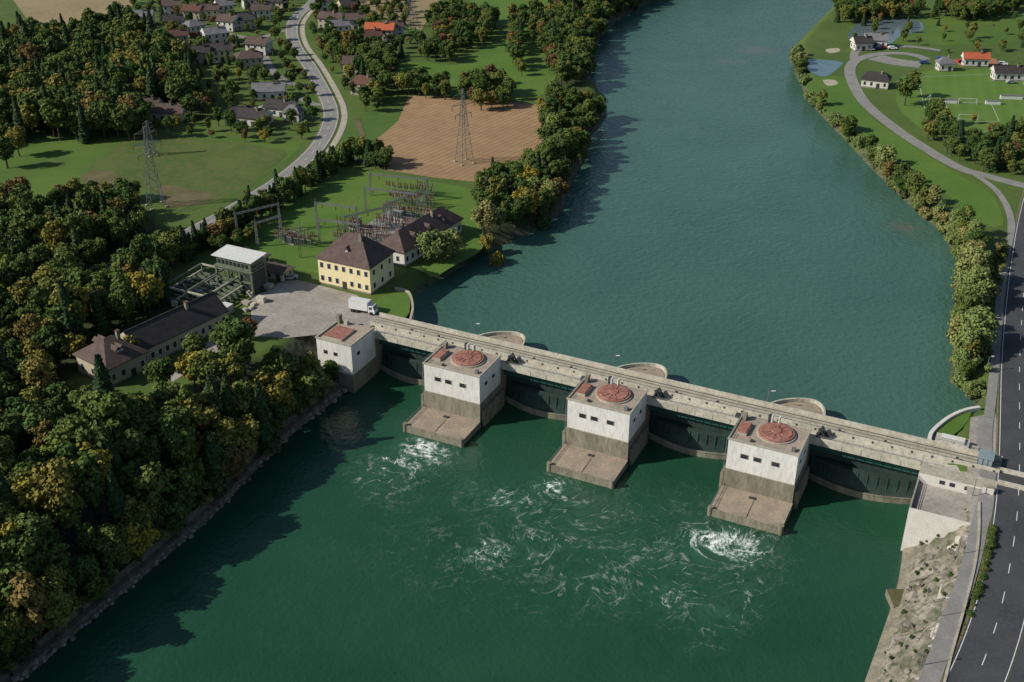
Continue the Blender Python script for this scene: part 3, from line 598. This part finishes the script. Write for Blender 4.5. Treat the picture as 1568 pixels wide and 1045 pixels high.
# ---------- gantry / intake structure ----------
r=empty('gantry_crane_house',(*P(372,440,GZ),GZ),DAMROT)
b=MB()
for x in (-6,-2,2,6):
    for y in (-3,3): b.beam((x,y,0),(x,y,7),.5,'steel_gn')
for z in (3.5,6.5):
    for y in (-3,3): b.beam((-6,y,z),(6,y,z),.5,'steel_gn')
for y in (-3,3):
    b.beam((-6,y,3.5),(-2,y,6.5),.2,'steel_gn'); b.beam((6,y,3.5),(2,y,6.5),.2,'steel_gn')
b.box(1,6.2,-2.8,2.8,0,6.8,'steel_dk')
b.box(-6.5,6.5,-3.6,3.6,6.8,7.1,'steel_gn'); b.build('frame',r)
b=MB(); b.box(-5.5,6.0,-3,3,7.1,9.9,'steel_gn'); 
for i in range(8): b.box(-5.2+i*1.35,-4.2+i*1.35,-3.04,-3,7.8,9,'glass')
b.box(6.0,6.04,-2.5,2.5,7.8,9,'glass'); b.build('cabin',r)
b=MB(); b.add([(-6.8,-3.6,9.9),(6.8,-3.6,9.9),(6.8,3.6,10.2),(-6.8,3.6,10.2),(-6.8,-3.6,10.1),(6.8,-3.6,10.1),(6.8,3.6,10.4),(-6.8,3.6,10.4)],[(3,2,1,0),(4,5,6,7),(0,1,5,4),(1,2,6,5),(2,3,7,6),(3,0,4,7)],'frame'); b.build('roof',r)
r=empty('stop_log_rack',(*P(318,452,GZ),GZ),DAMROT)
b=MB()
for k in range(9):
    y=-9+k*2.1; b.box(-10,9,y,y+.5,1.2,2.0,'steel_gn'); 
    for i in range(10): b.box(-9.8+i*2,-9.5+i*2,y,y+1.7,.3,1.2,'steel_gn')
for x in (-9,-3,3,8): b.box(x,x+.4,-9.2,9.4,2.0,2.4,'conc')
for x in (-8,0,7):
    for y in (-8,8): b.beam((x,y,0),(x,y,4.6),.35,'steel_gn')
    b.beam((x,-8,4.6),(x,8,4.6),.4,'steel_gn')
for y in (-8,8): b.beam((-8,y,4.6),(7,y,4.6),.4,'conc')
b.build('beams',r)
b=MB()
for i in range(30):
    x=R.uniform(-8,16);y=R.uniform(-12,10); b.box(x,x+R.uniform(.8,3),y,y+R.uniform(.8,2),0,R.uniform(.6,1.8),R.choice(['steel_gn','conc','steel','frame','conc_lt']))
b.box(6,12,-12,-9,0,1.6,'frame'); b.box(9,13,-8,-5,0,2.4,'conc','frame'); b.build('stored_parts',r)
house('service_shed',P(428,425,GZ),6,5,2.6,1.6,DAMROT,'cream','roof_brown',0,1,False,0)
house('service_shed',P(398,405,GZ),4,4,2.6,1.2,DAMROT,'cream','roof_grey',0,1,False,0)

# ---------- switchyard ----------
def gantry(p,q,h,k='steel'):
    c=((p[0]+q[0])/2,(p[1]+q[1])/2); L=math.dist(p,q); an=math.atan2(q[1]-p[1],q[0]-p[0])
    b=MB()
    for s in (-L/2,L/2):
        for dx,dy in ((-.3,-.3),(.3,-.3),(.3,.3),(-.3,.3)): b.beam((s+dx,dy,0),(s+dx*.6,dy*.6,h),.11,k)
        zz=0
        while zz<h-1: b.beam((s-.28,-.28,zz),(s+.28,-.28,zz+1),.06,k); b.beam((s+.28,.28,zz),(s-.28,.28,zz+1),.06,k); zz+=1
        b.beam((s,0,h),(s,0,h+1.2),.1,k)
    for dy in (-.25,.25):
        for dz in (-.22,.22): b.beam((-L/2,dy,h-.4+dz),(L/2,dy,h-.4+dz),.1,k)
    n_=int(L/1.2)
    for i in range(n_): x=-L/2+i*L/n_; b.beam((x,-.25,h-.6),(x+L/n_,-.25,h-.2),.06,k); b.beam((x,.25,h-.2),(x+L/n_,.25,h-.6),.06,k)
    for i in range(3):
        x=-L/2+(i+.5)*L/3; b.cyl(x,0,h-2,h-.7,.14,.14,6,'insul')
    b.build('substation_gantry',None,(*c,GZ),an)
for (a1,a2,h) in [((365,368),(430,352),9),((395,378),(432,366),8),((486,350),(548,358),9),((490,372),(550,380),8),((460,395),(462,376),7),((568,300),(655,308),8),((560,322),(640,332),8),((590,345),(650,320),7),((530,368),(600,350),8)]:
    gantry(P(*a1),P(*a2),h)
def switchrow(u,v,n_,cols,ang,seed):
    rr=random.Random(seed); b=MB()
    for i in range(n_):
        for j in range(cols):
            x=i*2.2;y=j*2.4; b.beam((x-.4,y,0),(x-.4,y,2.4),.14,'steel'); b.beam((x+.4,y,0),(x+.4,y,2.4),.14,'steel'); b.box(x-.8,x+.8,y-.25,y+.25,2.4,2.65,'steel')
            for dx in (-.6,0,.6):
                if rr.random()<.85:
                    b.cyl(x+dx,y,2.65,4.1,.19,.14,6,'insul'); b.cyl(x+dx,y,4.1,4.3,.12,.12,6,'steel')
            if rr.random()<.6: b.beam((x-.6,y,4.3),(x+.6,y,4.3),.08,'steel')
    for j in range(cols): b.beam((-1,j*2.4,4.35),(n_*2.2-1,j*2.4,4.35),.07,'steel')
    b.build('disconnector_switch',None,(*P(u,v),GZ),ang)
for i,(u,v,n_,c_) in enumerate([(590,330,8,2),(600,312,7,2),(575,350,8,2),(540,372,7,2),(595,295,5,1),(425,372,6,2),(515,375,5,2),(640,300,3,2),(520,350,4,1),(560,362,4,1)]): switchrow(u,v,n_,c_,DAMROT+.1,i)
for u,v in ((445,372),(530,388),(612,334),(545,350),(625,352)):
    b=MB(); b.box(-1.6,1.6,-1,1,.4,2.8,'copper'); b.box(-2,2,-1.3,1.3,0,.4,'conc')
    for i in range(6): b.box(-1.5+i*.55,-1.3+i*.55,-1.5,-1,.7,2.5,'steel'); b.box(-1.5+i*.55,-1.3+i*.55,1,1.5,.7,2.5,'steel')
    for i in (-1,0,1): b.cyl(i*.9,0,2.8,4.2,.2,.12,8,'insul')
    b.beam((-1.6,.8,3.4),(1.6,.8,3.4),.5,'copper'); b.build('transformer',None,(*P(u,v),GZ),DAMROT)
sheet('gravel_bed',PL([(498,383),(560,345),(600,320),(640,330),(625,352),(560,385),(520,395)]),GZ+2*e,'asphalt_light',False)
b=MB(); fence=smoothpath(PL([(360,372),(400,400),(440,415),(455,418)]),3); railing(b,[(x,y,GZ) for x,y in fence],1.6,'steel',3,.05); b.build('yard_fence')

def pylon(name,u,v,h,bw=5,arms=3,ang=.6):
    b=MB(); k='steel'
    def wz(z): return bw/2*(1-z/h)**1.15+.25
    lv=[0]+[h*(1-(1-i/9)**1.25) for i in range(1,10)]; lv[-1]=h
    for i in range(9):
        z0,z1=lv[i],lv[i+1]; a,c=wz(z0),wz(z1)
        C0=[(-a,-a),(a,-a),(a,a),(-a,a)];C1=[(-c,-c),(c,-c),(c,c),(-c,c)]
        for j in range(4):
            q=(j+1)%4
            b.beam((*C0[j],z0),(*C1[j],z1),.14,k); b.beam((*C0[j],z0),(*C1[q],z1),.07,k); b.beam((*C0[q],z0),(*C1[j],z1),.07,k); b.beam((*C1[j],z1),(*C1[q],z1),.07,k)
    for i in range(arms):
        z=h*(.66+.13*i); L=[3.2,4.4,3.4][i%3]*h/26
        for s in (-1,1):
            w=wz(z)
            for yy in (-w,w): b.beam((s*w,yy,z),(s*L,0,z+.15),.1,k)
            b.beam((s*w,0,z+1.1),(s*L,0,z+.15),.1,k); b.cyl(s*L,0,z-1.6,z,.12,.12,6,'insul')
    for sx in (-1,1):
        for sy in (-1,1): b.box(sx*wz(0)-.4,sx*wz(0)+.4,sy*wz(0)-.4,sy*wz(0)+.4,-.3,.4,'conc')
    b.build(name,None,(*P(u,v),GZ),ang)
pylon('lattice_pylon',240,316,27,4.4); pylon('lattice_pylon',711,249,27,4.4); pylon('lattice_pylon',746,312,9,2,3); pylon('lattice_pylon',631,42,27,4.4); pylon('lattice_pylon',233,238,13,2.5,3)

# ---------- vehicles ----------
def car(u,v,ang,col,z=GZ+.16):
    b=MB(); pr_=[(-2.2,.35),(2.2,.35),(2.2,.8),(1.5,.95),(.75,1.42),(-1.2,1.45),(-2.05,1.0),(-2.2,.85)]
    n_=len(pr_); w=.88
    vs=[(x,-w,z_) for x,z_ in pr_]+[(x,w,z_) for x,z_ in pr_]
    b.add(vs,[tuple(range(n_)),tuple(range(2*n_-1,n_-1,-1))]+[(i,n_+i,n_+(i+1)%n_,(i+1)%n_) for i in range(n_)],col)
    b.box(-1.3,.8,-w-.01,w+.01,1.0,1.36,'glass')
    b.add([(1.42,-.75,1.0),(1.42,.75,1.0),(.82,.7,1.42),(.82,-.7,1.42)],[(0,1,2,3)],'glass')
    for x in (-1.35,1.35):
        for y in (-w,w): b.beam((x,y-.1,.34),(x,y+.1,.34),.62,'tyre')
    b.build('parked_car',None,(*P(u,v),z),ang)
cc=['carwhite','cargrey','carblue','carred']
for i,(u,v) in enumerate([(1325,76),(1332,78),(1345,76),(1352,75),(1366,76),(1350,60),(1440,92),(1472,96),(1535,100),(1548,128),(1415,98),(1558,106),(398,170),(420,166),(545,125),(372,186),(330,98),(598,72),(390,110),(265,186),(450,30),(445,428)]): car(u,v,R.uniform(-.4,.4),cc[i%4])
r=empty('box_truck',(*P(556,478),GZ+.06),DAMROT+.1)
b=MB(); b.box(-3.6,2.0,-1.2,1.2,1.0,3.4,'carwhite'); b.box(-3.65,2.05,-1.25,1.25,3.4,3.5,'frame'); b.build('cargo_box',r)
b=MB(); b.add([(2.1,-1.1,.5),(4.0,-1.1,.5),(4.0,-1.1,1.5),(3.5,-1.1,2.5),(2.1,-1.1,2.6),(2.1,1.1,.5),(4.0,1.1,.5),(4.0,1.1,1.5),(3.5,1.1,2.5),(2.1,1.1,2.6)],[(0,1,2,3,4),(9,8,7,6,5),(1,6,7,2),(3,8,9,4),(0,4,9,5)],'carwhite'); b.add([(4.02,-1.0,1.5),(4.02,1.0,1.5),(3.54,1.0,2.45),(3.54,-1.0,2.45)],[(0,1,2,3)],'glass'); b.box(2.4,3.3,-1.12,1.12,1.6,2.3,'glass'); b.build('cab',r)
b=MB(); b.box(-3.6,3.8,-.9,.9,.55,1.0,'steel_dk')
for x in (-2.6,-1.4,3.0):
    for y in (-1.05,1.05): b.beam((x,y-.14,.48),(x,y+.14,.48),.9,'tyre')
b.build('chassis',r)
def goal(u,v,ang,w=7.3,h=2.4):
    b=MB(); b.beam((-w/2,0,0),(-w/2,0,h),.14,'frame'); b.beam((w/2,0,0),(w/2,0,h),.14,'frame'); b.beam((-w/2,0,h),(w/2,0,h),.14,'frame'); b.beam((-w/2,0,h),(-w/2,1.8,0),.1,'frame'); b.beam((w/2,0,h),(w/2,1.8,0),.1,'frame'); b.beam((-w/2,1.8,0),(w/2,1.8,0),.1,'frame')
    b.build('football_goal',None,(*P(u,v),GZ+.05),ang)
goal(1481,160,-.1);goal(1482,185,-.1);goal(1425,158,1.4)
for u,v,w in ((1548,152,9),(1520,160,6),(1450,158,8)):
    b=MB(); b.box(-w/2,w/2,-.5,.5,0,1.6,'frame','frame'); b.box(-w/2-.1,w/2+.1,-.7,.7,1.6,1.7,'roof_grey'); b.build('team_shelter',None,(*P(u,v),GZ+.03),-.1)
mk=MB()
for F4_ in (PL([(1405,118),(1560,112),(1600,200),(1425,205)]),PL([(1448,158),(1516,156),(1530,186),(1456,188)])):
    for i in range(4):
        a_=F4_[i];c_=F4_[(i+1)%4]; loft(mk,[a_,((a_[0]+c_[0])/2,(a_[1]+c_[1])/2),c_],[(.07,GZ+.05),(-.07,GZ+.05)],'paint')
mk.build('pitch_marking')
for u,v in ((1489,760),(1466,850),(1437,945),(1410,1020),(1510,570),(1530,440)):
    lp=empty('street_lamp',(*P(u,v),GZ)); b=MB(); b.cyl(0,0,0,4.2,.1,.07,8,'steel'); b.beam((0,0,4.2),(.7,0,4.4),.08,'steel'); b.box(.5,1.1,-.15,.15,4.35,4.47,'frame'); b.build('pole',lp)

# ---------- trees ----------
PROTO=bpy.data.collections.new('tree_prototypes')
def quads(c,nrm,size,tint,rs):
    k=len(c); nrm=nrm/np.linalg.norm(nrm,axis=1)[:,None]
    rv=rs.normal(size=(k,3)); t=np.cross(nrm,rv); t/=np.linalg.norm(t,axis=1)[:,None]+1e-9; u=np.cross(nrm,t)
    s=size[:,None]; V=np.stack([c-t*s-u*s*rs.uniform(.5,1,(k,1)),c+t*s*rs.uniform(.6,1,(k,1))-u*s,c+t*s+u*s*rs.uniform(.5,1,(k,1)),c-t*s*rs.uniform(.6,1,(k,1))+u*s],1).reshape(-1,3)
    return V,np.arange(4*k).reshape(k,4),np.repeat(tint,4)
def tree(name,H,W,seed,kind,leaf,nl=26,per=90,ls=.42,low=.25):
    rs=np.random.RandomState(seed); mb=MB()
    mb.cyl(0,0,-.6,H*.45,.03*H,.018*H,7,'bark'); mb.cyl(0,0,H*.45,H*.8,.018*H,.006*H,6,'bark')
    if kind!='bush':
        for i in range(6):
            a=rs.uniform(0,6.28); z=H*rs.uniform(.28,.5); L=W*rs.uniform(.25,.4)
            mb.beam((0,0,z),(L*math.cos(a),L*math.sin(a),z+L*.8),.01*H,'bark')
    if kind=='conif':
        k=nl*per; t=rs.uniform(.06,1,k)**1.15; saw=(t*11)%1; rad=W/2*(1-t)**.85*(.62+.38*saw)+.08; a=rs.uniform(0,6.28,k); rr=rad*rs.uniform(.55,1.05,k)
        rr=rr*(np.sin(a*5+t*20)*.15+1)
        c=np.stack([rr*np.cos(a),rr*np.sin(a),H*(t*.96+.04)-rr*.18],1); nr=np.stack([np.cos(a),np.sin(a),np.full(k,.9)],1)+rs.normal(scale=.35,size=(k,3))
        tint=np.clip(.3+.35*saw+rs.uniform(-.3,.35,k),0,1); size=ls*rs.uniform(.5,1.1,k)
        V,Fq,tt=quads(c,nr,size,tint,rs)
    else:
        cz=H*(low+1)/2; sz=H*(1-low)/2; Vs=[];Fs=[];Ts=[];o=0
        for i in range(nl):
            d=rs.normal(size=3); d/=np.linalg.norm(d); r=rs.uniform(.25,1)**.5*.74
            lc=np.array([d[0]*W/2*r,d[1]*W/2*r,cz+d[2]*sz*r]); 
            if d[2]<-.3: lc[:2]*=.7
            lr=W*rs.uniform(.1,.19)*(1 if i>3 else 1.4); lt=rs.uniform(0,1)
            k=int(per*rs.uniform(.7,1.3)); q=rs.normal(size=(k,3)); q/=np.linalg.norm(q,axis=1)[:,None]; q[:,2]=np.where(q[:,2]<-.4,-q[:,2],q[:,2])
            c=lc+q*lr*rs.uniform(.55,1.3,(k,1))*np.array([1,1,.85]); nr=q+rs.normal(scale=.55,size=(k,3))+np.array([0,0,.3])
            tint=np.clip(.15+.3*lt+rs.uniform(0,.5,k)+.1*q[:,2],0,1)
            V,Fq,tt=quads(c,nr,ls*rs.uniform(.4,1.15,k),tint,rs); Vs.append(V);Fs.append(Fq+o);o+=len(V);Ts.append(tt)
        V=np.concatenate(Vs);Fq=np.concatenate(Fs);tt=np.concatenate(Ts)
    nb=len(mb.v); verts=mb.v+[tuple(x) for x in V]; faces=mb.f+(Fq+nb).tolist()
    me=bpy.data.meshes.new(name); me.from_pydata(verts,[],faces); me.materials.append(M['bark']); me.materials.append(M[leaf])
    me.polygons.foreach_set('material_index',[0]*len(mb.f)+[1]*len(Fq))
    a=me.attributes.new('tint','FLOAT','POINT'); a.data.foreach_set('value',np.concatenate([np.full(nb,.5),tt]).astype(np.float32)); me.update()
    return me
TM=[]
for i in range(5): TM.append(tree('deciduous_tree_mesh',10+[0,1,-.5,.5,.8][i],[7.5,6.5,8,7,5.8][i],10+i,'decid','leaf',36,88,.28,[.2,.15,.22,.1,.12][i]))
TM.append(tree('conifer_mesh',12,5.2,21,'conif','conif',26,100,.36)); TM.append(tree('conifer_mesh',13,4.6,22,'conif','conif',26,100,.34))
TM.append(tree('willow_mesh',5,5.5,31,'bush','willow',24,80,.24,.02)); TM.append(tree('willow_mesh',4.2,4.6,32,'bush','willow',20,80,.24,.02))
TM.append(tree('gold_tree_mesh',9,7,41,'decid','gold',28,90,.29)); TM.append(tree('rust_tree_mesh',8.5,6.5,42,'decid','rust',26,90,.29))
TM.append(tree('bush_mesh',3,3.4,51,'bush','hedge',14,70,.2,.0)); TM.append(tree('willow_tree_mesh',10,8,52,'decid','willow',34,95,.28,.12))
for i,m_ in enumerate(TM):
    o=bpy.data.objects.new('p%02d'%i,m_); PROTO.objects.link(o)
import bmesh
bm=bmesh.new(); bmesh.ops.create_icosphere(bm,subdivisions=2,radius=1); rs=np.random.RandomState(9)
for v in bm.verts:
    v.co*=rs.uniform(.75,1.15); v.co.z*=.7
rm_=bpy.data.meshes.new('boulder_mesh'); bm.to_mesh(rm_); bm.free(); rm_.materials.append(M['rockm']); PROTO.objects.link(bpy.data.objects.new('p13',rm_))
ng=bpy.data.node_groups.new('scatter','GeometryNodeTree')
ng.interface.new_socket('Geometry',in_out='INPUT',socket_type='NodeSocketGeometry'); ng.interface.new_socket('Geometry',in_out='OUTPUT',socket_type='NodeSocketGeometry')
gi=ng.nodes.new('NodeGroupInput'); go=ng.nodes.new('NodeGroupOutput'); ip=ng.nodes.new('GeometryNodeInstanceOnPoints'); ci=ng.nodes.new('GeometryNodeCollectionInfo')
ci.inputs['Collection'].default_value=PROTO; ci.inputs['Separate Children'].default_value=True; ci.inputs['Reset Children'].default_value=True
def na(nm,ty):
    a=ng.nodes.new('GeometryNodeInputNamedAttribute'); a.data_type=ty; a.inputs['Name'].default_value=nm; return a.outputs['Attribute']
er=ng.nodes.new('FunctionNodeEulerToRotation')
L_=ng.links; L_.new(gi.outputs[0],ip.inputs['Points']); L_.new(ci.outputs[0],ip.inputs['Instance']); ip.inputs['Pick Instance'].default_value=True
L_.new(na('pid','INT'),ip.inputs['Instance Index']); L_.new(na('rot','FLOAT_VECTOR'),er.inputs[0]); L_.new(er.outputs[0],ip.inputs['Rotation']); L_.new(na('scl','FLOAT_VECTOR'),ip.inputs['Scale']); L_.new(ip.outputs[0],go.inputs[0])
def scatter(name,pts,pids,smin,smax,sink=0,zz=None):
    pts=np.array(pts)
    if len(pts)==0: return
    z=gz(pts[:,0],pts[:,1])-sink if zz is None else zz; k=len(pts)
    me=bpy.data.meshes.new(name); me.from_pydata([(a,b,c) for (a,b),c in zip(pts,z)],[],[])
    s=NR.uniform(smin,smax,k); sc=np.stack([s*NR.uniform(.85,1.15,k),s*NR.uniform(.85,1.15,k),s*NR.uniform(.85,1.2,k)],1)
    a=me.attributes.new('scl','FLOAT_VECTOR','POINT'); a.data.foreach_set('vector',sc.astype(np.float32).ravel())
    ro=np.stack([NR.normal(scale=.04,size=k),NR.normal(scale=.04,size=k),NR.uniform(0,6.28,k)],1)
    a=me.attributes.new('rot','FLOAT_VECTOR','POINT'); a.data.foreach_set('vector',ro.astype(np.float32).ravel())
    a=me.attributes.new('pid','INT','POINT'); a.data.foreach_set('value',NR.choice(pids,k).astype(np.int32))
    ob=bpy.data.objects.new(name,me); scene.collection.objects.link(ob); md=ob.modifiers.new('instances','NODES'); md.node_group=ng
def ok(x,y,rm=2.0,hm=3.0):
    m=~inpoly(x,y,UP)&~inpoly(x,y,DN)
    for path,w in ROADS: m&=distpoly(x,y,path[::2],False)>w+rm
    for (hx,hy),r_ in HS: m&=np.hypot(x-hx,y-hy)>r_*.75+hm
    return m
def fill(poly,sp,jit=.45,**kw):
    xs=[p[0] for p in poly];ys=[p[1] for p in poly]
    gx,gy=np.meshgrid(np.arange(min(xs),max(xs),sp),np.arange(min(ys),max(ys),sp)); gx=gx.ravel()+NR.uniform(-jit,jit,gx.size)*sp; gy=gy.ravel()+NR.uniform(-jit,jit,gy.size)*sp
    m=inpoly(gx,gy,poly); gx,gy=gx[m],gy[m]; m=ok(gx,gy,**kw); return np.stack([gx[m],gy[m]],1)
def along(path,sp,width,**kw):
    path=smoothpath(path,sp); p=np.array(path)+NR.uniform(-width,width,(len(path),2)); m=ok(p[:,0],p[:,1],**kw); return p[m]
DEC=[0,1,2,3,4]
scatter('dark_forest',fill(F1,5.4),DEC*2+[5,6],1.0,1.5)
scatter('mixed_forest',fill(F2,5.2),DEC*5+[5,6,9,5],.75,1.3)
scatter('riverbank_forest',fill(F3,5.0,rm=1,hm=2),DEC*7+[5,5,6,9,9,9,10],.8,1.5)
scatter('riverside_trees',fill(F4,5.0),DEC*4+[7,12,5,9],.6,1.15)
scatter('riverside_trees',fill(F5,5.2),DEC*4+[5,12],.75,1.2)
for poly in ([(-700,740),(-250,740),(-60,750),(180,750),(260,900),(300,1100),(-700,1100)],[(420,750),(1000,500),(1000,1100),(560,1100)],[(-600,200),(-330,200),(-330,720),(-600,720)]):
    scatter('distant_woodland',fill(poly,17),[0,1,2,3,4,5,6],1.3,1.9)
cl=[[(655,22),(700,8),(760,25),(757,55),(700,68),(662,60)],[(705,112),(775,112),(785,150),(740,158),(708,150)],[(783,10),(805,20),(808,100),(790,110),(780,60)],[(500,70),(560,65),(600,80),(600,100),(520,95)],[(600,118),(700,122),(702,142),(640,136),(605,130)],[(815,10),(850,10),(856,60),(870,110),(830,90),(815,50)],[(530,95),(610,85),(600,130),(580,160),(552,155),(560,120)],
[(1405,150),(1440,170),(1450,205),(1420,200)],[(1440,212),(1470,208),(1568,198),(1640,198),(1640,255),(1520,262),(1500,250),(1450,238)],[(1280,-10),(1330,-10),(1400,0),(1410,18),(1340,20),(1300,28),(1278,22)],[(1430,0),(1568,-20),(1568,5),(1500,25),(1440,15)],[(630,55),(700,70),(700,85),(640,80)]]
for c_ in cl: scatter('tree_clump',fill(CPn(c_,4),5.0,rm=1.5,hm=2),DEC*3+[10,5],.6,1.05)
vp=CPn([(190,0),(250,-20),(470,-20),(440,40),(455,100),(490,150),(500,190),(460,215),(380,215),(270,205),(200,190),(280,160),(310,120),(280,70),(200,40)],2)
scatter('garden_trees',fill(vp,8.0,rm=1.5,hm=1.0),DEC*3+[5,11,11,9,10,7],.35,.8)
vp=CPn([(480,-20),(620,-20),(640,60),(600,100),(560,150),(530,140),(500,100),(475,40)],2)
scatter('garden_trees',fill(vp,7.5,rm=3,hm=1.0),DEC*3+[5,11,10,7],.35,.8)
vp=CPn([(1290,0),(1568,0),(1600,80),(1420,90),(1300,60)],2); scatter('garden_trees',fill(vp,14,rm=2,hm=2),DEC+[5,11],.35,.7)
for px,w,sm,sx,pd,rm in (([(245,402),(285,385),(335,358),(385,330),(435,304),(478,276),(510,250),(548,238),(592,250)],2.2,.55,.85,DEC+[5,5],3.6),
    ([(330,372),(360,372),(385,352)],2,.3,.5,DEC,2),([(60,330),(120,305),(200,300)],3,.5,.8,DEC,2)):
    for rep in range(3): scatter('tree_belt',along(CPn(px,2),3.2,w,rm=rm),pd,sm,sx)
rb=[(1222,85),(1228,125),(1252,160),(1300,205),(1350,252),(1405,302),(1455,340),(1482,375),(1488,430),(1483,490),(1482,545),(1470,585)]
scatter('willow_bushes',along(PL(rb,GZ),2.0,1.8,rm=1.0),[7,8,7,8,12,1],.6,1.1); scatter('willow_bushes',along(PL([(a-8,b+2) for a,b in rb],GZ),2.0,1.4,rm=1.0),[7,8,11,4],.5,.95)
for k in range(2): scatter('willow_bushes',along(PL(rb[7:],GZ),2.4,2.2,rm=1.0),[7,12,8],.8,1.2)
scatter('hedge',along(PL([(1538,380),(1534,430),(1528,490),(1522,560),(1518,610)]),1.5,.5,rm=-.5),[11],.5,.9)
for k in range(3): scatter('hedge',along(PL([(1520,812),(1513,850),(1497,905),(1474,965),(1450,1030),(1422,1100)]),.9,.4,rm=-.9),[11],.35,.55)
for k in range(2): scatter('riverbank_scrub',along(offs(smoothpath(dsh_l[1:],3),-3.2),2.0,1.3),[11,11,8,0,3],.5,1.0)
scatter('riverbank_scrub',along(PL([(660,430),(700,408),(735,385)]),3,1),[8,11,7],.4,.8)
scatter('roadside_scrub',along(PL([(1530,380),(1524,430),(1515,490),(1508,560),(1503,600)]),2,1.2,rm=-.5),[11,11,8],.3,.7)
q=[];zz=[]
for k in range(3):
    for o_ in (3,5,7,9,11):
        for p in offs(pr,o_)[k::3]:
            if NR.rand()<.55: q.append((p[0]+NR.uniform(-1,1),p[1]+NR.uniform(-1,1))); zz.append(3+(o_-2)*.9)
scatter('embankment_weeds',q[::2],[11],.12,.35,zz=zz[::2]); scatter('boulders',q[1::2],[13],.25,.75,zz=zz[1::2])
q=[];zz=[]
for k in range(5):
    for p in offs(pl,-.3-NR.uniform(-.8,1)): q.append((p[0]+NR.uniform(-.6,.6),p[1]+NR.uniform(-.6,.6))); zz.append(NR.uniform(.9,2.2))
scatter('boulders',q,[13],.25,.7,zz=zz)
def single(name,idx,u,v,s):
    x,y=P(u,v); o=bpy.data.objects.new(name,TM[idx]); scene.collection.objects.link(o); o.location=(x,y,float(gz(np.array([x]),np.array([y]))[0])-.1); o.rotation_euler=(0,0,R.uniform(0,6.28)); o.scale=(s*R.uniform(.9,1.1),s*R.uniform(.9,1.1),s)
for t_ in [('willow_tree',12,662,402,1.15),('willow_tree',12,688,392,1.1),('golden_tree',9,222,478,1.35),('golden_tree',9,208,470,1.15),('golden_tree',9,300,600,1.2),('golden_tree',9,30,410,1.0),('golden_tree',9,60,800,1.2),('golden_tree',9,120,560,1.0),('rusty_tree',10,385,518,.75),('rusty_tree',10,372,522,.6),
 ('deciduous_tree',3,300,560,.9),('deciduous_tree',2,250,600,1.0),('deciduous_tree',4,205,560,.9),
 ('deciduous_tree',0,1385,162,1.25),('deciduous_tree',1,1393,150,1.2),('deciduous_tree',2,760,385,.8),('deciduous_tree',3,745,372,.8),('deciduous_tree',0,265,160,.7),('deciduous_tree',2,305,170,.9),('deciduous_tree',3,318,165,.8),('deciduous_tree',1,12,258,1.2),('deciduous_tree',2,30,240,1.2),
 ('deciduous_tree',2,735,150,1.3),('deciduous_tree',0,768,160,.7),('rusty_tree',10,600,120,.8),('deciduous_tree',3,60,350,1.1),('conifer_tree',5,1520,262,1.0),('conifer_tree',6,1540,258,.8),('deciduous_tree',1,1428,215,.7),
 ('deciduous_tree',2,190,385,1.2),('deciduous_tree',0,150,375,1.1),('golden_tree',9,1490,190,.5),('deciduous_tree',4,515,255,.6),('conifer_tree',5,560,245,.6),('conifer_tree',6,575,248,.6),('willow_tree',12,1490,590,.6),('deciduous_tree',4,1340,45,.6)]: single(*t_)
# ---------- light ----------
sv=Vector((-.975,-.22,0)).normalized(); el=math.radians(34)
sv=Vector((sv.x*math.cos(el),sv.y*math.cos(el),math.sin(el)))
w=bpy.data.worlds.new('World'); scene.world=w; w.use_nodes=True; nt=w.node_tree; bg=nt.nodes['Background']
sk=nt.nodes.new('ShaderNodeTexSky'); sk.sky_type='NISHITA'; sk.sun_disc=False; sk.sun_elevation=el; sk.sun_rotation=math.atan2(sv.x,sv.y)%(2*math.pi)
nt.links.new(sk.outputs[0],bg.inputs[0]); bg.inputs[1].default_value=.09
sl=bpy.data.lights.new('sun','SUN'); sl.energy=5.0; sl.angle=math.radians(.5); sl.color=(1,.94,.83)
so=bpy.data.objects.new('sun',sl); scene.collection.objects.link(so); so.rotation_euler=sv.to_track_quat('Z','Y').to_euler()
cd=bpy.data.cameras.new('camera'); cd.sensor_width=36; cd.lens=FL/1568*36; cd.clip_end=9000; cd.clip_start=1
co=bpy.data.objects.new('camera',cd); scene.collection.objects.link(co); co.location=(0,0,CH); co.rotation_euler=(math.pi/2-PT,0,0); scene.camera=co
scene.view_settings.view_transform='Standard'; scene.view_settings.look='None'; scene.view_settings.exposure=0
